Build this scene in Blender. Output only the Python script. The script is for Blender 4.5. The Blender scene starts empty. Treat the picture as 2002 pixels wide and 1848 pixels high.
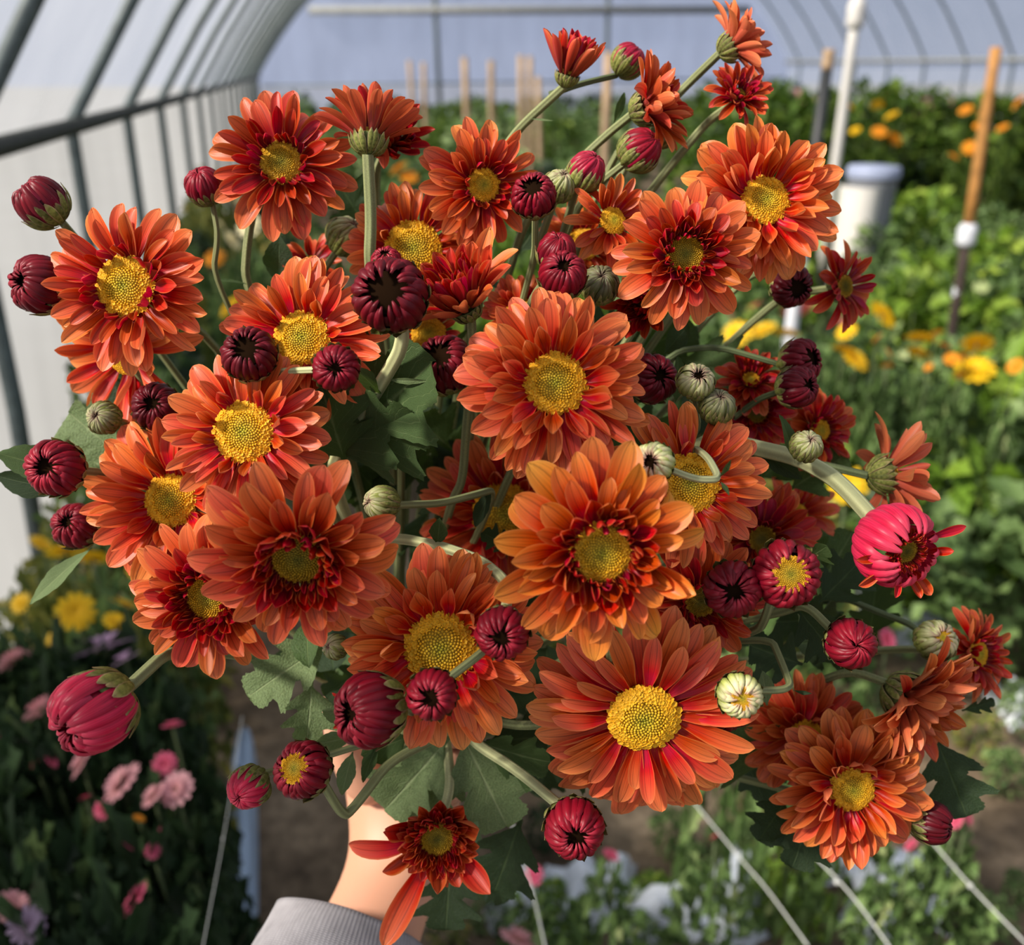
import bpy, math, random
from mathutils import Vector, Matrix, Euler, noise as mnoise
from math import radians as R, sin, cos, pi

random.seed(7)
scn = bpy.context.scene
COL = scn.collection

# ------------------------------------------------------------------ camera
FPX = 1800.0
EYE = Vector((0.0, 0.0, 1.5))
cam_data = bpy.data.cameras.new('camera')
cam = bpy.data.objects.new('camera', cam_data)
COL.objects.link(cam)
cam.location = EYE
cam.rotation_euler = Euler((R(90 - 23.78), 0, R(-12.16)), 'XYZ')
cam_data.sensor_fit = 'HORIZONTAL'
cam_data.sensor_width = 36
cam_data.lens = 36 * FPX / 2002
cam_data.clip_start = 0.02
cam_data.clip_end = 300
cam_data.dof.use_dof = True
cam_data.dof.focus_distance = 0.345
cam_data.dof.aperture_fstop = 8.2
scn.camera = cam
CM = cam.rotation_euler.to_matrix()
RIGHT, UP, FWD = CM.col[0].copy(), CM.col[1].copy(), -CM.col[2].copy()

# ------------------------------------------------------------------ world, sun, exposure
w = bpy.data.worlds.new('world')
scn.world = w
w.use_nodes = True
bg = w.node_tree.nodes['Background']
bg.inputs[0].default_value = (0.60, 0.68, 0.86, 1)
bg.inputs[1].default_value = 0.70
sun_d = bpy.data.lights.new('sun', 'SUN')
sun_d.energy = 11.5
sun_d.angle = R(7)
sun_d.color = (1.0, 0.90, 0.76)
sun = bpy.data.objects.new('sun', sun_d)
COL.objects.link(sun)
sun_dir = (RIGHT * -1.0 + Vector((0, 0, 1)) * 0.85 + Vector((FWD.x, FWD.y, 0)).normalized() * -0.46).normalized()
sun.rotation_euler = sun_dir.to_track_quat('Z', 'Y').to_euler()
sun.location = (0, 0, 12)
scn.view_settings.view_transform = 'Standard'
scn.view_settings.look = 'None'
scn.view_settings.gamma = 1
scn.view_settings.use_curve_mapping = False
scn.view_settings.exposure = 0.52
scn.cycles.max_bounces = 6
scn.cycles.adaptive_threshold = 0.05
scn.cycles.transparent_max_bounces = 12


# ------------------------------------------------------------------ helpers
def at(px, py, d):
    return EYE + FWD * d + RIGHT * ((px - 1001) / FPX * d) + UP * ((924 - py) / FPX * d)


def ray(px, py):
    return (at(px, py, 1.0) - EYE)


def on_plane(px, py, axis, val):
    r = ray(px, py)
    return EYE + r * ((val - EYE[axis]) / r[axis])


def camdir(n):
    v = RIGHT * n[0] + UP * n[1] - FWD * n[2]
    return v.normalized()


def tag(o, label=None, cat=None, group=None, kind=None):
    if label: o['label'] = label
    if cat: o['category'] = cat
    if group: o['group'] = group
    if kind: o['kind'] = kind
    return o


def link(name, me, parent=None, mat=None):
    o = bpy.data.objects.new(name, me)
    COL.objects.link(o)
    if parent is not None: o.parent = parent
    if name in ('foliage', 'disc'): o['kind'] = 'stuff'      # many tiny leaves or florets joined into one part
    if mat is not None:
        me.materials.clear(); me.materials.append(mat)
    return o


def empty(name, M=None):
    o = bpy.data.objects.new(name, None)
    o.empty_display_size = 0.01
    COL.objects.link(o)
    if M is not None: o.matrix_world = M
    return o


def mesh(name, verts, faces, mat=None, smooth=True, uvs=None):
    me = bpy.data.meshes.new(name)
    me.from_pydata([tuple(v) for v in verts], [], faces)
    if uvs is not None:
        lay = me.uv_layers.new(name='UVMap')
        vi = [0] * len(me.loops)
        me.loops.foreach_get('vertex_index', vi)
        flat = []
        for i in vi: flat += [uvs[i][0], uvs[i][1]]
        lay.data.foreach_set('uv', flat)
    if smooth:
        me.polygons.foreach_set('use_smooth', [True] * len(me.polygons))
    if mat: me.materials.append(mat)
    me.update()
    return me


def frame(origin, z, spin=0.0, s=1.0, xhint=None):
    z = z.normalized()
    h = xhint or RIGHT
    x = (h - z * h.dot(z))
    if x.length < 1e-3: x = UP - z * UP.dot(z)
    x.normalize()
    y = z.cross(x)
    M = Matrix((x, y, z)).transposed().to_4x4()
    return Matrix.Translation(origin) @ M @ Matrix.Rotation(spin, 4, 'Z') @ Matrix.Scale(s, 4)


def catmull(pts, seg=8):
    if len(pts) < 2: return pts
    P = [pts[0] * 2 - pts[1]] + pts + [pts[-1] * 2 - pts[-2]]
    out = []
    for i in range(1, len(P) - 2):
        a, b, c, d = P[i - 1], P[i], P[i + 1], P[i + 2]
        for k in range(seg):
            t = k / seg
            out.append(0.5 * ((2 * b) + (c - a) * t + (2 * a - 5 * b + 4 * c - d) * t * t + (3 * b - a - 3 * c + d) * t ** 3))
    out.append(pts[-1])
    return out


def tube(name, pts, r0, r1=None, sides=8, mat=None, inv=None, ridges=0.0, caps=True):
    """one round tube along world points; inv moves it into a parent's space"""
    r1 = r0 if r1 is None else r1
    vs, fs, uv = [], [], []
    n = len(pts)
    t = (pts[1] - pts[0]).normalized()
    ref = Vector((0, 0, 1)) if abs(t.z) < 0.9 else Vector((1, 0, 0))
    x = (ref - t * ref.dot(t)).normalized()
    for i, p in enumerate(pts):
        t = (pts[min(i + 1, n - 1)] - pts[max(i - 1, 0)]).normalized()
        x = (x - t * x.dot(t)).normalized()
        y = t.cross(x)
        f = i / (n - 1)
        rr = r0 + (r1 - r0) * f
        for k in range(sides):
            a = 2 * pi * k / sides
            q = rr * (1 + (ridges if k % 2 else 0))
            v = p + x * (cos(a) * q) + y * (sin(a) * q)
            vs.append(inv @ v if inv else v)
            uv.append((k / sides, f))
    for i in range(n - 1):
        for k in range(sides):
            a, b = i * sides + k, i * sides + (k + 1) % sides
            fs.append((a, b, b + sides, a + sides))
    if caps:
        fs.append(tuple(range(sides - 1, -1, -1)))
        fs.append(tuple(range((n - 1) * sides, n * sides)))
    return mesh(name, vs, fs, mat, True, uv)


def box_mesh(name, lo, hi, mat=None):
    x0, y0, z0 = lo; x1, y1, z1 = hi
    v = [(x0, y0, z0), (x1, y0, z0), (x1, y1, z0), (x0, y1, z0), (x0, y0, z1), (x1, y0, z1), (x1, y1, z1), (x0, y1, z1)]
    f = [(0, 3, 2, 1), (4, 5, 6, 7), (0, 1, 5, 4), (1, 2, 6, 5), (2, 3, 7, 6), (3, 0, 4, 7)]
    return mesh(name, v, f, mat, False)


def lathe(name, prof, sides, mat=None, M=None, uvs=True):
    vs, fs, uv = [], [], []
    for i, (r, z) in enumerate(prof):
        for k in range(sides):
            a = 2 * pi * k / sides
            v = Vector((r * cos(a), r * sin(a), z))
            vs.append(M @ v if M else v)
            uv.append((k / sides, i / (len(prof) - 1)))
    for i in range(len(prof) - 1):
        for k in range(sides):
            a, b = i * sides + k, i * sides + (k + 1) % sides
            fs.append((a, b, b + sides, a + sides))
    return mesh(name, vs, fs, mat, True, uv)


def interp(keys, t):
    if t <= keys[0][0]: return keys[0][1]
    for (a, x), (b, y) in zip(keys, keys[1:]):
        if t <= b: return x + (y - x) * (t - a) / (b - a)
    return keys[-1][1]


# ------------------------------------------------------------------ materials
class NT:
    def __init__(s, name):
        s.m = bpy.data.materials.new(name)
        s.m.use_nodes = True
        s.t = s.m.node_tree
        s.t.nodes.clear()
        s.out = s.t.nodes.new('ShaderNodeOutputMaterial')

    def n(s, typ, ins=None, **kw):
        nd = s.t.nodes.new(typ)
        for k, v in kw.items(): setattr(nd, k, v)
        for k, v in (ins or {}).items():
            sock = nd.inputs[k]
            if isinstance(v, bpy.types.NodeSocket): s.t.links.new(v, sock)
            else: sock.default_value = v
        return nd

    def math(s, op, a, b=0.0, c=None):
        ins = {0: a, 1: b}
        if c is not None: ins[2] = c
        return s.n('ShaderNodeMath', ins, operation=op).outputs[0]

    def mix(s, f, a, b, mode='MIX'):
        return s.n('ShaderNodeMix', {0: f, 6: a, 7: b}, data_type='RGBA', blend_type=mode).outputs[2]

    def ramp(s, f, stops, interpolation='LINEAR'):
        nd = s.n('ShaderNodeValToRGB', {0: f})
        cr = nd.color_ramp
        cr.interpolation = interpolation
        while len(cr.elements) < len(stops): cr.elements.new(0.5)
        for e, (p, c) in zip(cr.elements, stops):
            e.position = p; e.color = (c[0], c[1], c[2], 1)
        return nd.outputs[0]

    def noise(s, scale, detail=3, vec=None, rough=0.5):
        ins = {'Scale': scale, 'Detail': detail, 'Roughness': rough}
        if vec is not None: ins['Vector'] = vec
        return s.n('ShaderNodeTexNoise', ins).outputs[0]

    def uv(s):
        nd = s.n('ShaderNodeUVMap')
        sp = s.n('ShaderNodeSeparateXYZ', {0: nd.outputs[0]})
        return nd.outputs[0], sp.outputs[0], sp.outputs[1]

    def leafy(s, col, rough=0.5, spec=0.3, transl=0.3, bump=None, tcol=None, coat=0.0):
        ins = {'Base Color': col, 'Roughness': rough, 'Specular IOR Level': spec}
        if coat: ins['Coat Weight'] = coat; ins['Coat Roughness'] = 0.25
        p = s.n('ShaderNodeBsdfPrincipled', ins)
        if bump is not None: s.t.links.new(bump, p.inputs['Normal'])
        if transl > 0:
            tr = s.n('ShaderNodeBsdfTranslucent', {0: tcol if tcol is not None else col})
            mx = s.n('ShaderNodeMixShader', {0: transl, 1: p.outputs[0], 2: tr.outputs[0]})
            s.t.links.new(mx.outputs[0], s.out.inputs[0])
        else:
            s.t.links.new(p.outputs[0], s.out.inputs[0])
        return s.m

    def bump(s, h, strength=0.3, dist=0.001):
        return s.n('ShaderNodeBump', {'Strength': strength, 'Distance': dist, 'Height': h}).outputs[0]


def plain(name, col, rough=0.6, spec=0.3, noise=0.0, scale=20, metallic=0.0, bump=0.0):
    t = NT(name)
    c = (*col, 1)
    if noise or bump:
        co = t.n('ShaderNodeTexCoord').outputs['Object']
        nz = t.noise(scale, 4, co)
    if noise:
        f = t.n('ShaderNodeMapRange', {0: nz, 1: 0.3, 2: 0.7, 3: 1 - noise, 4: 1 + noise}).outputs[0]
        c = t.n('ShaderNodeVectorMath', {0: c[:3], 'Scale': f}, operation='SCALE').outputs[0]
    p = t.n('ShaderNodeBsdfPrincipled', {'Base Color': c, 'Roughness': rough, 'Specular IOR Level': spec, 'Metallic': metallic})
    if bump: t.t.links.new(t.bump(nz, bump, 0.02), p.inputs['Normal'])
    t.t.links.new(p.outputs[0], t.out.inputs[0])
    return t.m


def petal_material():
    t = NT('petal')
    uvv, u, v = t.uv()
    oi = t.n('ShaderNodeObjectInfo')
    sp = t.n('ShaderNodeSeparateColor', {0: oi.outputs['Color']})
    tone, tip, bri = sp.outputs[0], sp.outputs[1], sp.outputs[2]
    orange = t.ramp(v, [(0.0, (.36, .012, .006)), (.30, (.55, .042, .020)), (.58, (.70, .135, .060)), (.90, (.78, .215, .100)), (1, (.84, .30, .13))])
    gold = t.ramp(v, [(0.0, (.42, .010, .006)), (.36, (.60, .035, .012)), (.62, (.78, .19, .045)), (1, (.88, .40, .085))])
    red = t.ramp(v, [(0.0, (.12, .002, .004)), (.45, (.28, .005, .008)), (.85, (.42, .012, .014)), (1, (.56, .06, .05))])
    c = t.mix(tip, orange, gold)
    c = t.mix(tone, c, red)
    e = t.math('ABSOLUTE', t.math('SUBTRACT', u, 0.5))
    edge = t.n('ShaderNodeMapRange', {0: e, 1: .40, 2: .5, 3: 0, 4: .45}).outputs[0]
    c = t.mix(edge, c, (.86, .36, .12, 1))
    # shade painted into two lengthwise grooves, finer vein streaks between
    st = t.n('ShaderNodeTexNoise', {'Vector': t.n('ShaderNodeVectorMath', {0: uvv, 1: (15, 1.3, 1)}, operation='MULTIPLY').outputs[0], 'Scale': 1.0, 'Detail': 2}).outputs[0]
    vein = t.n('ShaderNodeMapRange', {0: st, 1: .42, 2: .62, 3: 1.07, 4: .88}).outputs[0]
    g = t.math('ABSOLUTE', t.math('SUBTRACT', e, 0.165))
    groove = t.n('ShaderNodeMapRange', {0: g, 1: .0, 2: .034, 3: .56, 4: 1.0}).outputs[0]
    c2 = t.n('ShaderNodeVectorMath', {0: c, 'Scale': t.math('MULTIPLY', t.math('MULTIPLY', vein, groove), bri)}, operation='SCALE').outputs[0]
    rnd = t.n('ShaderNodeMapRange', {0: oi.outputs['Random'], 3: .485, 4: .508}).outputs[0]
    c3 = t.n('ShaderNodeHueSaturation', {'Hue': rnd, 'Saturation': 1.05, 'Value': 1.0, 'Color': c2}).outputs[0]
    geo = t.n('ShaderNodeNewGeometry')
    under = t.mix(t.math('MULTIPLY', t.math('SUBTRACT', 1.0, tone), .42), c3, (.68, .25, .13, 1))
    col = t.mix(geo.outputs['Backfacing'], c3, under)
    return t.leafy(col, .42, .32, .30, t.bump(st, .10, .002), col)


def bud_material(name, stops, rough=.42, coat=.0):
    t = NT(name)
    uvv, u, v = t.uv()
    oi = t.n('ShaderNodeObjectInfo')
    c = t.ramp(v, stops)
    st = t.n('ShaderNodeTexNoise', {'Vector': t.n('ShaderNodeVectorMath', {0: uvv, 1: (12, 1.2, 1)}, operation='MULTIPLY').outputs[0], 'Scale': 1.0, 'Detail': 2}).outputs[0]
    f = t.n('ShaderNodeMapRange', {0: st, 1: .35, 2: .65, 3: .72, 4: 1.25}).outputs[0]
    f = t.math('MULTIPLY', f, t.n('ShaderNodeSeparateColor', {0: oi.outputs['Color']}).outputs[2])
    c = t.n('ShaderNodeVectorMath', {0: c, 'Scale': f}, operation='SCALE').outputs[0]
    return t.leafy(c, rough, .22, .12, None, c, coat)


def disc_material():
    t = NT('disc_florets')
    uvv, u, v = t.uv()
    oi = t.n('ShaderNodeObjectInfo')
    sp = t.n('ShaderNodeSeparateColor', {0: oi.outputs['Color']})
    yel = t.ramp(u, [(0, (.46, .42, .03)), (.30, (.74, .50, .03)), (.6, (.90, .50, .02)), (1, (.92, .47, .018))])
    oli = t.ramp(u, [(0, (.10, .09, .008)), (.5, (.28, .19, .01)), (1, (.48, .25, .012))])
    c = t.mix(sp.outputs[0], yel, oli)
    f = t.n('ShaderNodeMapRange', {0: v, 3: .50, 4: 1.12}).outputs[0]
    f = t.math('MULTIPLY', f, sp.outputs[2])
    c = t.n('ShaderNodeVectorMath', {0: c, 'Scale': f}, operation='SCALE').outputs[0]
    return t.leafy(c, .6, .25, .1)


def green_material(name, c1, c2, rough=.6, transl=.2, scale=30, spec=.3, stripes=0.0):
    t = NT(name)
    uvv, u, v = t.uv()
    oi = t.n('ShaderNodeObjectInfo')
    co = t.n('ShaderNodeTexCoord').outputs['Object']
    nz = t.noise(scale, 3, co)
    f = t.n('ShaderNodeMapRange', {0: nz, 1: .3, 2: .7}).outputs[0]
    c = t.mix(f, (*c1, 1), (*c2, 1))
    b = None
    if stripes:
        s = t.math('SINE', t.math('MULTIPLY', u, 2 * pi * stripes))
        s2 = t.n('ShaderNodeMapRange', {0: s, 1: -1, 2: 1, 3: .72, 4: 1.12}).outputs[0]
        c = t.n('ShaderNodeVectorMath', {0: c, 'Scale': s2}, operation='SCALE').outputs[0]
        b = t.bump(s, .35, .0006)
    return t.leafy(c, rough, spec, transl, b)


def leaf_material(name, top, under, veins):
    t = NT(name)
    uvv, u, v = t.uv()
    co = t.n('ShaderNodeTexCoord').outputs['Object']
    nz = t.noise(45, 4, co)
    e = t.math('ABSOLUTE', t.math('SUBTRACT', u, 0.5))
    mid = t.n('ShaderNodeMapRange', {0: e, 1: 0, 2: .03, 3: 1, 4: 0}).outputs[0]
    # side veins run forward from the midrib
    k = t.math('SUBTRACT', t.math('MULTIPLY', v, 6.0), t.math('MULTIPLY', e, 5.0))
    fr = t.math('ABSOLUTE', t.math('SUBTRACT', t.math('FRACT', k), 0.5))
    side = t.n('ShaderNodeMapRange', {0: fr, 1: 0, 2: .05, 3: .55, 4: 0}).outputs[0]
    vn = t.math('MAXIMUM', mid, side)
    geo = t.n('ShaderNodeNewGeometry')
    base = t.mix(t.n('ShaderNodeMapRange', {0: nz, 1: .3, 2: .7}).outputs[0], (*[x * .75 for x in top], 1), (*[x * 1.25 for x in top], 1))
    base = t.mix(geo.outputs['Backfacing'], base, (*under, 1))
    col = t.mix(vn, base, (*veins, 1))
    h = t.math('SUBTRACT', nz, t.math('MULTIPLY', vn, .8))
    return t.leafy(col, .62, .25, .22, t.bump(h, .5, .0012), t.mix(.5, col, (.16, .26, .02, 1)))


def cloud_leaf_material(name, stops, transl=.3):
    """foliage of the beds: colour varies from leaf to leaf by the leaf's own UV"""
    t = NT(name)
    uvv, u, v = t.uv()
    c = t.ramp(u, stops)
    return t.leafy(c, .55, .3, transl)


M_PETAL = petal_material()
M_BUD = bud_material('bud_petal', [(0, (.23, .006, .034)), (.45, (.16, .0025, .011)), (.8, (.19, .003, .012)), (.95, (.36, .026, .045)), (1, (.08, .003, .007))])
M_PINK = bud_material('pink_bud_petal', [(0, (.62, .035, .10)), (.6, (.60, .012, .055)), (.95, (.66, .06, .11)), (1, (.5, .02, .04))], .4)
M_YOUNG = bud_material('young_petal', [(0, (.16, .20, .035)), (.45, (.30, .34, .08)), (.75, (.55, .54, .28)), (1, (.46, .26, .20))], .5, 0)
M_DISC = disc_material()
M_HOLE_SHADE = plain('bud_hollow_shade', (.012, .006, .003), .95, .0, .4, 300)  # near-black colour standing in for the shade inside a bud

def bract_material():
    t = NT('bract')
    uvv, u, v = t.uv()
    co = t.n('ShaderNodeTexCoord').outputs['Object']
    oi = t.n('ShaderNodeObjectInfo')
    nz = t.noise(6, 3, co)
    c = t.mix(t.n('ShaderNodeMapRange', {0: nz, 1: .3, 2: .7}).outputs[0], (.070, .090, .016, 1), (.24, .25, .060, 1))
    e = t.math('MULTIPLY', t.math('ABSOLUTE', t.math('SUBTRACT', u, .5)), 2.0)
    ed = t.n('ShaderNodeMapRange', {0: t.math('MAXIMUM', e, t.math('MULTIPLY', v, .92)), 1: .72, 2: .98, 3: 0, 4: .85}).outputs[0]
    c = t.mix(ed, c, (.36, .25, .14, 1))
    f = t.n('ShaderNodeMapRange', {0: oi.outputs['Random'], 3: .65, 4: 1.25}).outputs[0]
    c = t.n('ShaderNodeVectorMath', {0: c, 'Scale': f}, operation='SCALE').outputs[0]
    return t.leafy(c, .65, .2, .15)


M_BRACT = bract_material()
M_CALYX = green_material('calyx', (.060, .085, .018), (.12, .14, .035), .65, .1, 200)
M_STEM = green_material('stem', (.17, .195, .075), (.27, .29, .135), .6, .08, 60, .25, stripes=5)
M_STEMP = green_material('pale_stem', (.40, .42, .20), (.52, .53, .28), .6, .08, 60, .25, stripes=5)
M_STEMD = green_material('dark_stem', (.075, .105, .045), (.13, .16, .07), .6, .08, 60, .25, stripes=5)
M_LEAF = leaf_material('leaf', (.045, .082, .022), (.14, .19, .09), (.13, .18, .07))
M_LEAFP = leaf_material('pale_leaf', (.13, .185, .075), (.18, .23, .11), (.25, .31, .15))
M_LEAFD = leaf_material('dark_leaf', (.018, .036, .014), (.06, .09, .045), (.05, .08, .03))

# ------------------------------------------------------------------ greenhouse shell
XL, XR, YN, YF = -0.82, 11.65, -4.64, 22.4
HW = (XR - XL) / 2
XC = (XR + XL) / 2
PUR = 1.31            # height of the side purlin on the near side
TILT = 0.30           # the far side stands a little higher
ARC = R(58)
RAD = HW / sin(ARC)


def hoop_profile(n=26, inset=0.0):
    pts = [(XL + inset - 0.05, 0.0), (XL + inset - .012, PUR * .5), (XL + inset, PUR)]
    for i in range(1, n):
        a = -ARC + 2 * ARC * i / n
        x = XC + (RAD - inset) * sin(a)
        z = PUR + RAD * (cos(a) - cos(ARC)) - inset * cos(a)
        pts.append((x, z + TILT * (x - XL) / (2 * HW)))
    pts += [(XR - inset, PUR + TILT), (XR - inset + .012, PUR * .5), (XR - inset + .05, 0.0)]
    return pts


def poly_material(name, col, tcol, trans):
    t = NT(name)
    co = t.n('ShaderNodeTexCoord').outputs['Object']
    sc = t.n('ShaderNodeVectorMath', {0: co, 1: (1.2, 1.0, .35)}, operation='MULTIPLY').outputs[0]
    nz = t.noise(2.6, 4, sc)
    f = t.n('ShaderNodeMapRange', {0: nz, 1: .3, 2: .7, 3: .84, 4: 1.08}).outputs[0]
    c = t.n('ShaderNodeVectorMath', {0: col, 'Scale': f}, operation='SCALE').outputs[0]
    c2 = t.n('ShaderNodeVectorMath', {0: tcol, 'Scale': f}, operation='SCALE').outputs[0]
    d = t.n('ShaderNodeBsdfPrincipled', {'Base Color': c, 'Roughness': .45, 'Specular IOR Level': .3})
    tr = t.n('ShaderNodeBsdfTranslucent', {0: c2})
    m1 = t.n('ShaderNodeMixShader', {0: .65, 1: d.outputs[0], 2: tr.outputs[0]})
    tp = t.n('ShaderNodeBsdfTransparent', {0: (.93, .95, 1, 1)})
    m2 = t.n('ShaderNodeMixShader', {0: trans, 1: m1.outputs[0], 2: tp.outputs[0]})
    t.t.links.new(m2.outputs[0], t.out.inputs[0])
    return t.m


M_POLY = poly_material('poly_film', (.46, .47, .48), (.20, .205, .21), .48)
M_POLYS = poly_material('poly_film_side', (.42, .43, .44), (.20, .205, .21), .16)
M_POLYE = poly_material('poly_film_end', (.36, .39, .50), (.50, .53, .66), .30)
M_PIPE = plain('galvanised_pipe', (.085, .11, .112), .5, .4, .25, 30)
M_PURLIN = plain('dark_purlin', (.035, .038, .032), .6, .3, .3, 20)
M_BEAM = plain('grey_beam', (.26, .27, .26), .7, .3, .2, 12)


def soil_material():
    t = NT('soil')
    co = t.n('ShaderNodeTexCoord').outputs['Object']
    n1 = t.noise(2.2, 5, co, .6)
    n2 = t.noise(28, 5, co, .65)
    c = t.ramp(n1, [(.3, (.065, .048, .034)), (.5, (.17, .125, .082)), (.7, (.38, .29, .195))])
    f = t.n('ShaderNodeMapRange', {0: n2, 1: .25, 2: .75, 3: .45, 4: 1.35}).outputs[0]
    c = t.n('ShaderNodeVectorMath', {0: c, 'Scale': f}, operation='SCALE').outputs[0]
    return t.leafy(c, .9, .1, 0, t.bump(n2, .8, .02))


fl = link('floor', mesh('floor', [(XL - .1, YN - .1, 0), (XR + .1, YN - .1, 0), (XR + .1, YF + .1, 0), (XL - .1, YF + .1, 0)], [(0, 1, 2, 3)], soil_material(), False))
tag(fl, 'brown soil floor of the greenhouse', kind='structure')
gr = link('ground', mesh('ground', [(-60, -40, -.02), (80, -40, -.02), (80, 90, -.02), (-60, 90, -.02)], [(0, 1, 2, 3)], plain('pale_yard', (.19, .20, .21), .9, .1, .15, 1.0), False))
tag(gr, 'pale open ground outside the plastic film', kind='structure')

prof = hoop_profile()


def skin_strip(name, prof, label, mat, y0=YN, y1=YF, rows=14):
    vs, fs = [], []
    for j in range(rows + 1):
        y = y0 + (y1 - y0) * j / rows
        for x, z in prof: vs.append((x, y, z))
    n = len(prof)
    for j in range(rows):
        for i in range(n - 1):
            fs.append((j * n + i, j * n + i + 1, (j + 1) * n + i + 1, (j + 1) * n + i))
    o = link(name, mesh(name, vs, fs, mat))
    return tag(o, label, kind='structure')


out = [(x, z) for x, z in hoop_profile(26, -0.03)]
skin_strip('wall_left', out[:3], 'milky plastic film side wall behind the curved grey pipes', M_POLYS)
skin_strip('ceiling', out[2:-2], 'milky plastic film roof stretched over curved pipes', M_POLY)
skin_strip('wall_right', out[-3:], 'hazy plastic film side wall beyond the marigold hedge', M_POLY)
for nm, yy, lb in (('wall_far', YF, 'hazy lavender plastic end wall behind the flowers'), ('wall_near', YN, 'plastic end wall behind the viewer')):
    pr = hoop_profile(26, -0.02)
    c = len(pr)
    vs = [(x, yy, z) for x, z in pr] + [(XC, yy, 0.0)]
    o = link(nm, mesh(nm, vs, [(i, i + 1, c) for i in range(c - 1)], M_POLYE, False))
    tag(o, lb, kind='structure')

k = 1
for i in range(-4, 16):
    y = 3.76 + 1.2 * i
    if y > YF: break
    pts = [Vector((x, y, z)) for x, z in hoop_profile(30, 0.02)]
    o = link('trim_%d' % k, tube('hoop', pts, 0.0235, sides=8, mat=M_PIPE)); k += 1
    tag(o, 'curved grey steel hoop pipe of the greenhouse frame', kind='structure', group='greenhouse hoops')
for (x, z, r, m, lb) in ((XL + .05, PUR, .028, M_PURLIN, 'long dark pipe running along the film side wall'),
                         (XR - .06, PUR + TILT, .04, M_BEAM, 'long pale pipe along the far side wall beyond the hedge')):
    o = link('trim_%d' % k, tube('purlin', [Vector((x, YN, z)), Vector((x, YF, z))], r, sides=8, mat=m)); k += 1
    tag(o, lb, kind='structure')
ya = YF - .12
for (x0, z0, x1, z1, r, m, lb) in (
        (XL + 1.2, 2.60, XR - 1.2, 2.72, .085, M_BEAM, 'thick grey beam across the top of the end wall'),
        (XL + 1.6, 2.95, XR - 1.6, 3.05, .060, M_BEAM, 'thinner grey beam above the thick end wall beam'),
        (XL + .1, 1.12, XR - .1, 1.25, .022, M_PIPE, 'thin dark rail low across the end wall'),
        (3.15, 0, 3.05, 4.3, .055, M_PIPE, 'dark upright post of the end wall'),
        (7.05, 0, 7.00, 4.6, .055, M_PIPE, 'dark upright post of the end wall further from the hoops')):
    o = link('trim_%d' % k, tube('beam', [Vector((x0, ya, z0)), Vector((x1, ya, z1))], r, sides=8, mat=m)); k += 1
    tag(o, lb, kind='structure')

# ------------------------------------------------------------------ foliage of the beds
LEAF_OUT = [(0, 0), (.16, .12), (.34, .30), (.22, .46), (.38, .66), (.20, .76), (0, 1.0)]


def foliage_mesh(name, n, seed, mat, leaf=0.16, rad=.5, fill=.5, shape=1.0, narrow=1.0):
    rg = random.Random(seed)
    vs, fs, uv = [], [], []
    for i in range(n):
        th = rg.uniform(0, 2 * pi)
        h = rg.uniform(.05, 1) ** .75
        env = (rad * (0.55 + .45 * sin(pi * min(1, h * 1.02) ** shape)))
        rr = env * (fill + (1 - fill) * rg.random() ** .5)
        if h > .85: rr *= rg.random() ** .4 * .95
        p = Vector((rr * cos(th), rr * sin(th), h))
        d = Vector((cos(th) * rg.uniform(.3, 1), sin(th) * rg.uniform(.3, 1), rg.uniform(-.35, .7)))
        d += Vector((rg.uniform(-.5, .5), rg.uniform(-.5, .5), 0))
        d.normalize()
        s = Vector((0, 0, 1)).cross(d)
        if s.length < .01: s = Vector((1, 0, 0))
        s.normalize()
        nn = d.cross(s)
        s = (s + nn * rg.uniform(-.7, .7)).normalized()
        nn = d.cross(s)
        L = leaf * rg.uniform(.55, 1.25)
        b = len(vs)
        tone = min(.999, max(0, rg.gauss(.5, .24)))
        for (x, y) in LEAF_OUT:
            vs.append(p + d * (y * L) + s * (x * L * narrow) + nn * (.35 * abs(x) * L - .25 * y * y * L)); uv.append((tone, y))
        for (x, y) in LEAF_OUT[1:-1]:
            vs.append(p + d * (y * L) - s * (x * L * narrow) + nn * (.35 * abs(x) * L - .25 * y * y * L)); uv.append((tone, y))
        fs.append((b, b + 1, b + 2, b + 3, b + 4, b + 5, b + 6))
        fs.append((b + 6, b + 11, b + 10, b + 9, b + 8, b + 7, b))
    return mesh(name, vs, fs, mat, True, uv)


FOL_DARK = cloud_leaf_material('bed_leaf_dark', [(0, (.010, .022, .010)), (.5, (.022, .045, .018)), (.85, (.045, .085, .030)), (1, (.10, .15, .05))])  # near-black greens, also standing in for shade over the lower left bed
FOL_MID = cloud_leaf_material('bed_leaf_mid', [(0, (.030, .055, .016)), (.45, (.095, .165, .045)), (.8, (.20, .30, .10)), (1, (.38, .44, .19))])
FOL_BRIGHT = cloud_leaf_material('bed_leaf_bright', [(0, (.045, .085, .010)), (.5, (.13, .24, .02)), (1, (.32, .42, .06))])
FOL_HEDGE = cloud_leaf_material('hedge_leaf', [(0, (.026, .055, .008)), (.5, (.070, .135, .014)), (1, (.17, .24, .035))])
FOL_YEL = cloud_leaf_material('yellowing_leaf', [(0, (.035, .055, .014)), (.5, (.12, .15, .03)), (.85, (.32, .30, .06)), (1, (.50, .40, .10))])

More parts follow.
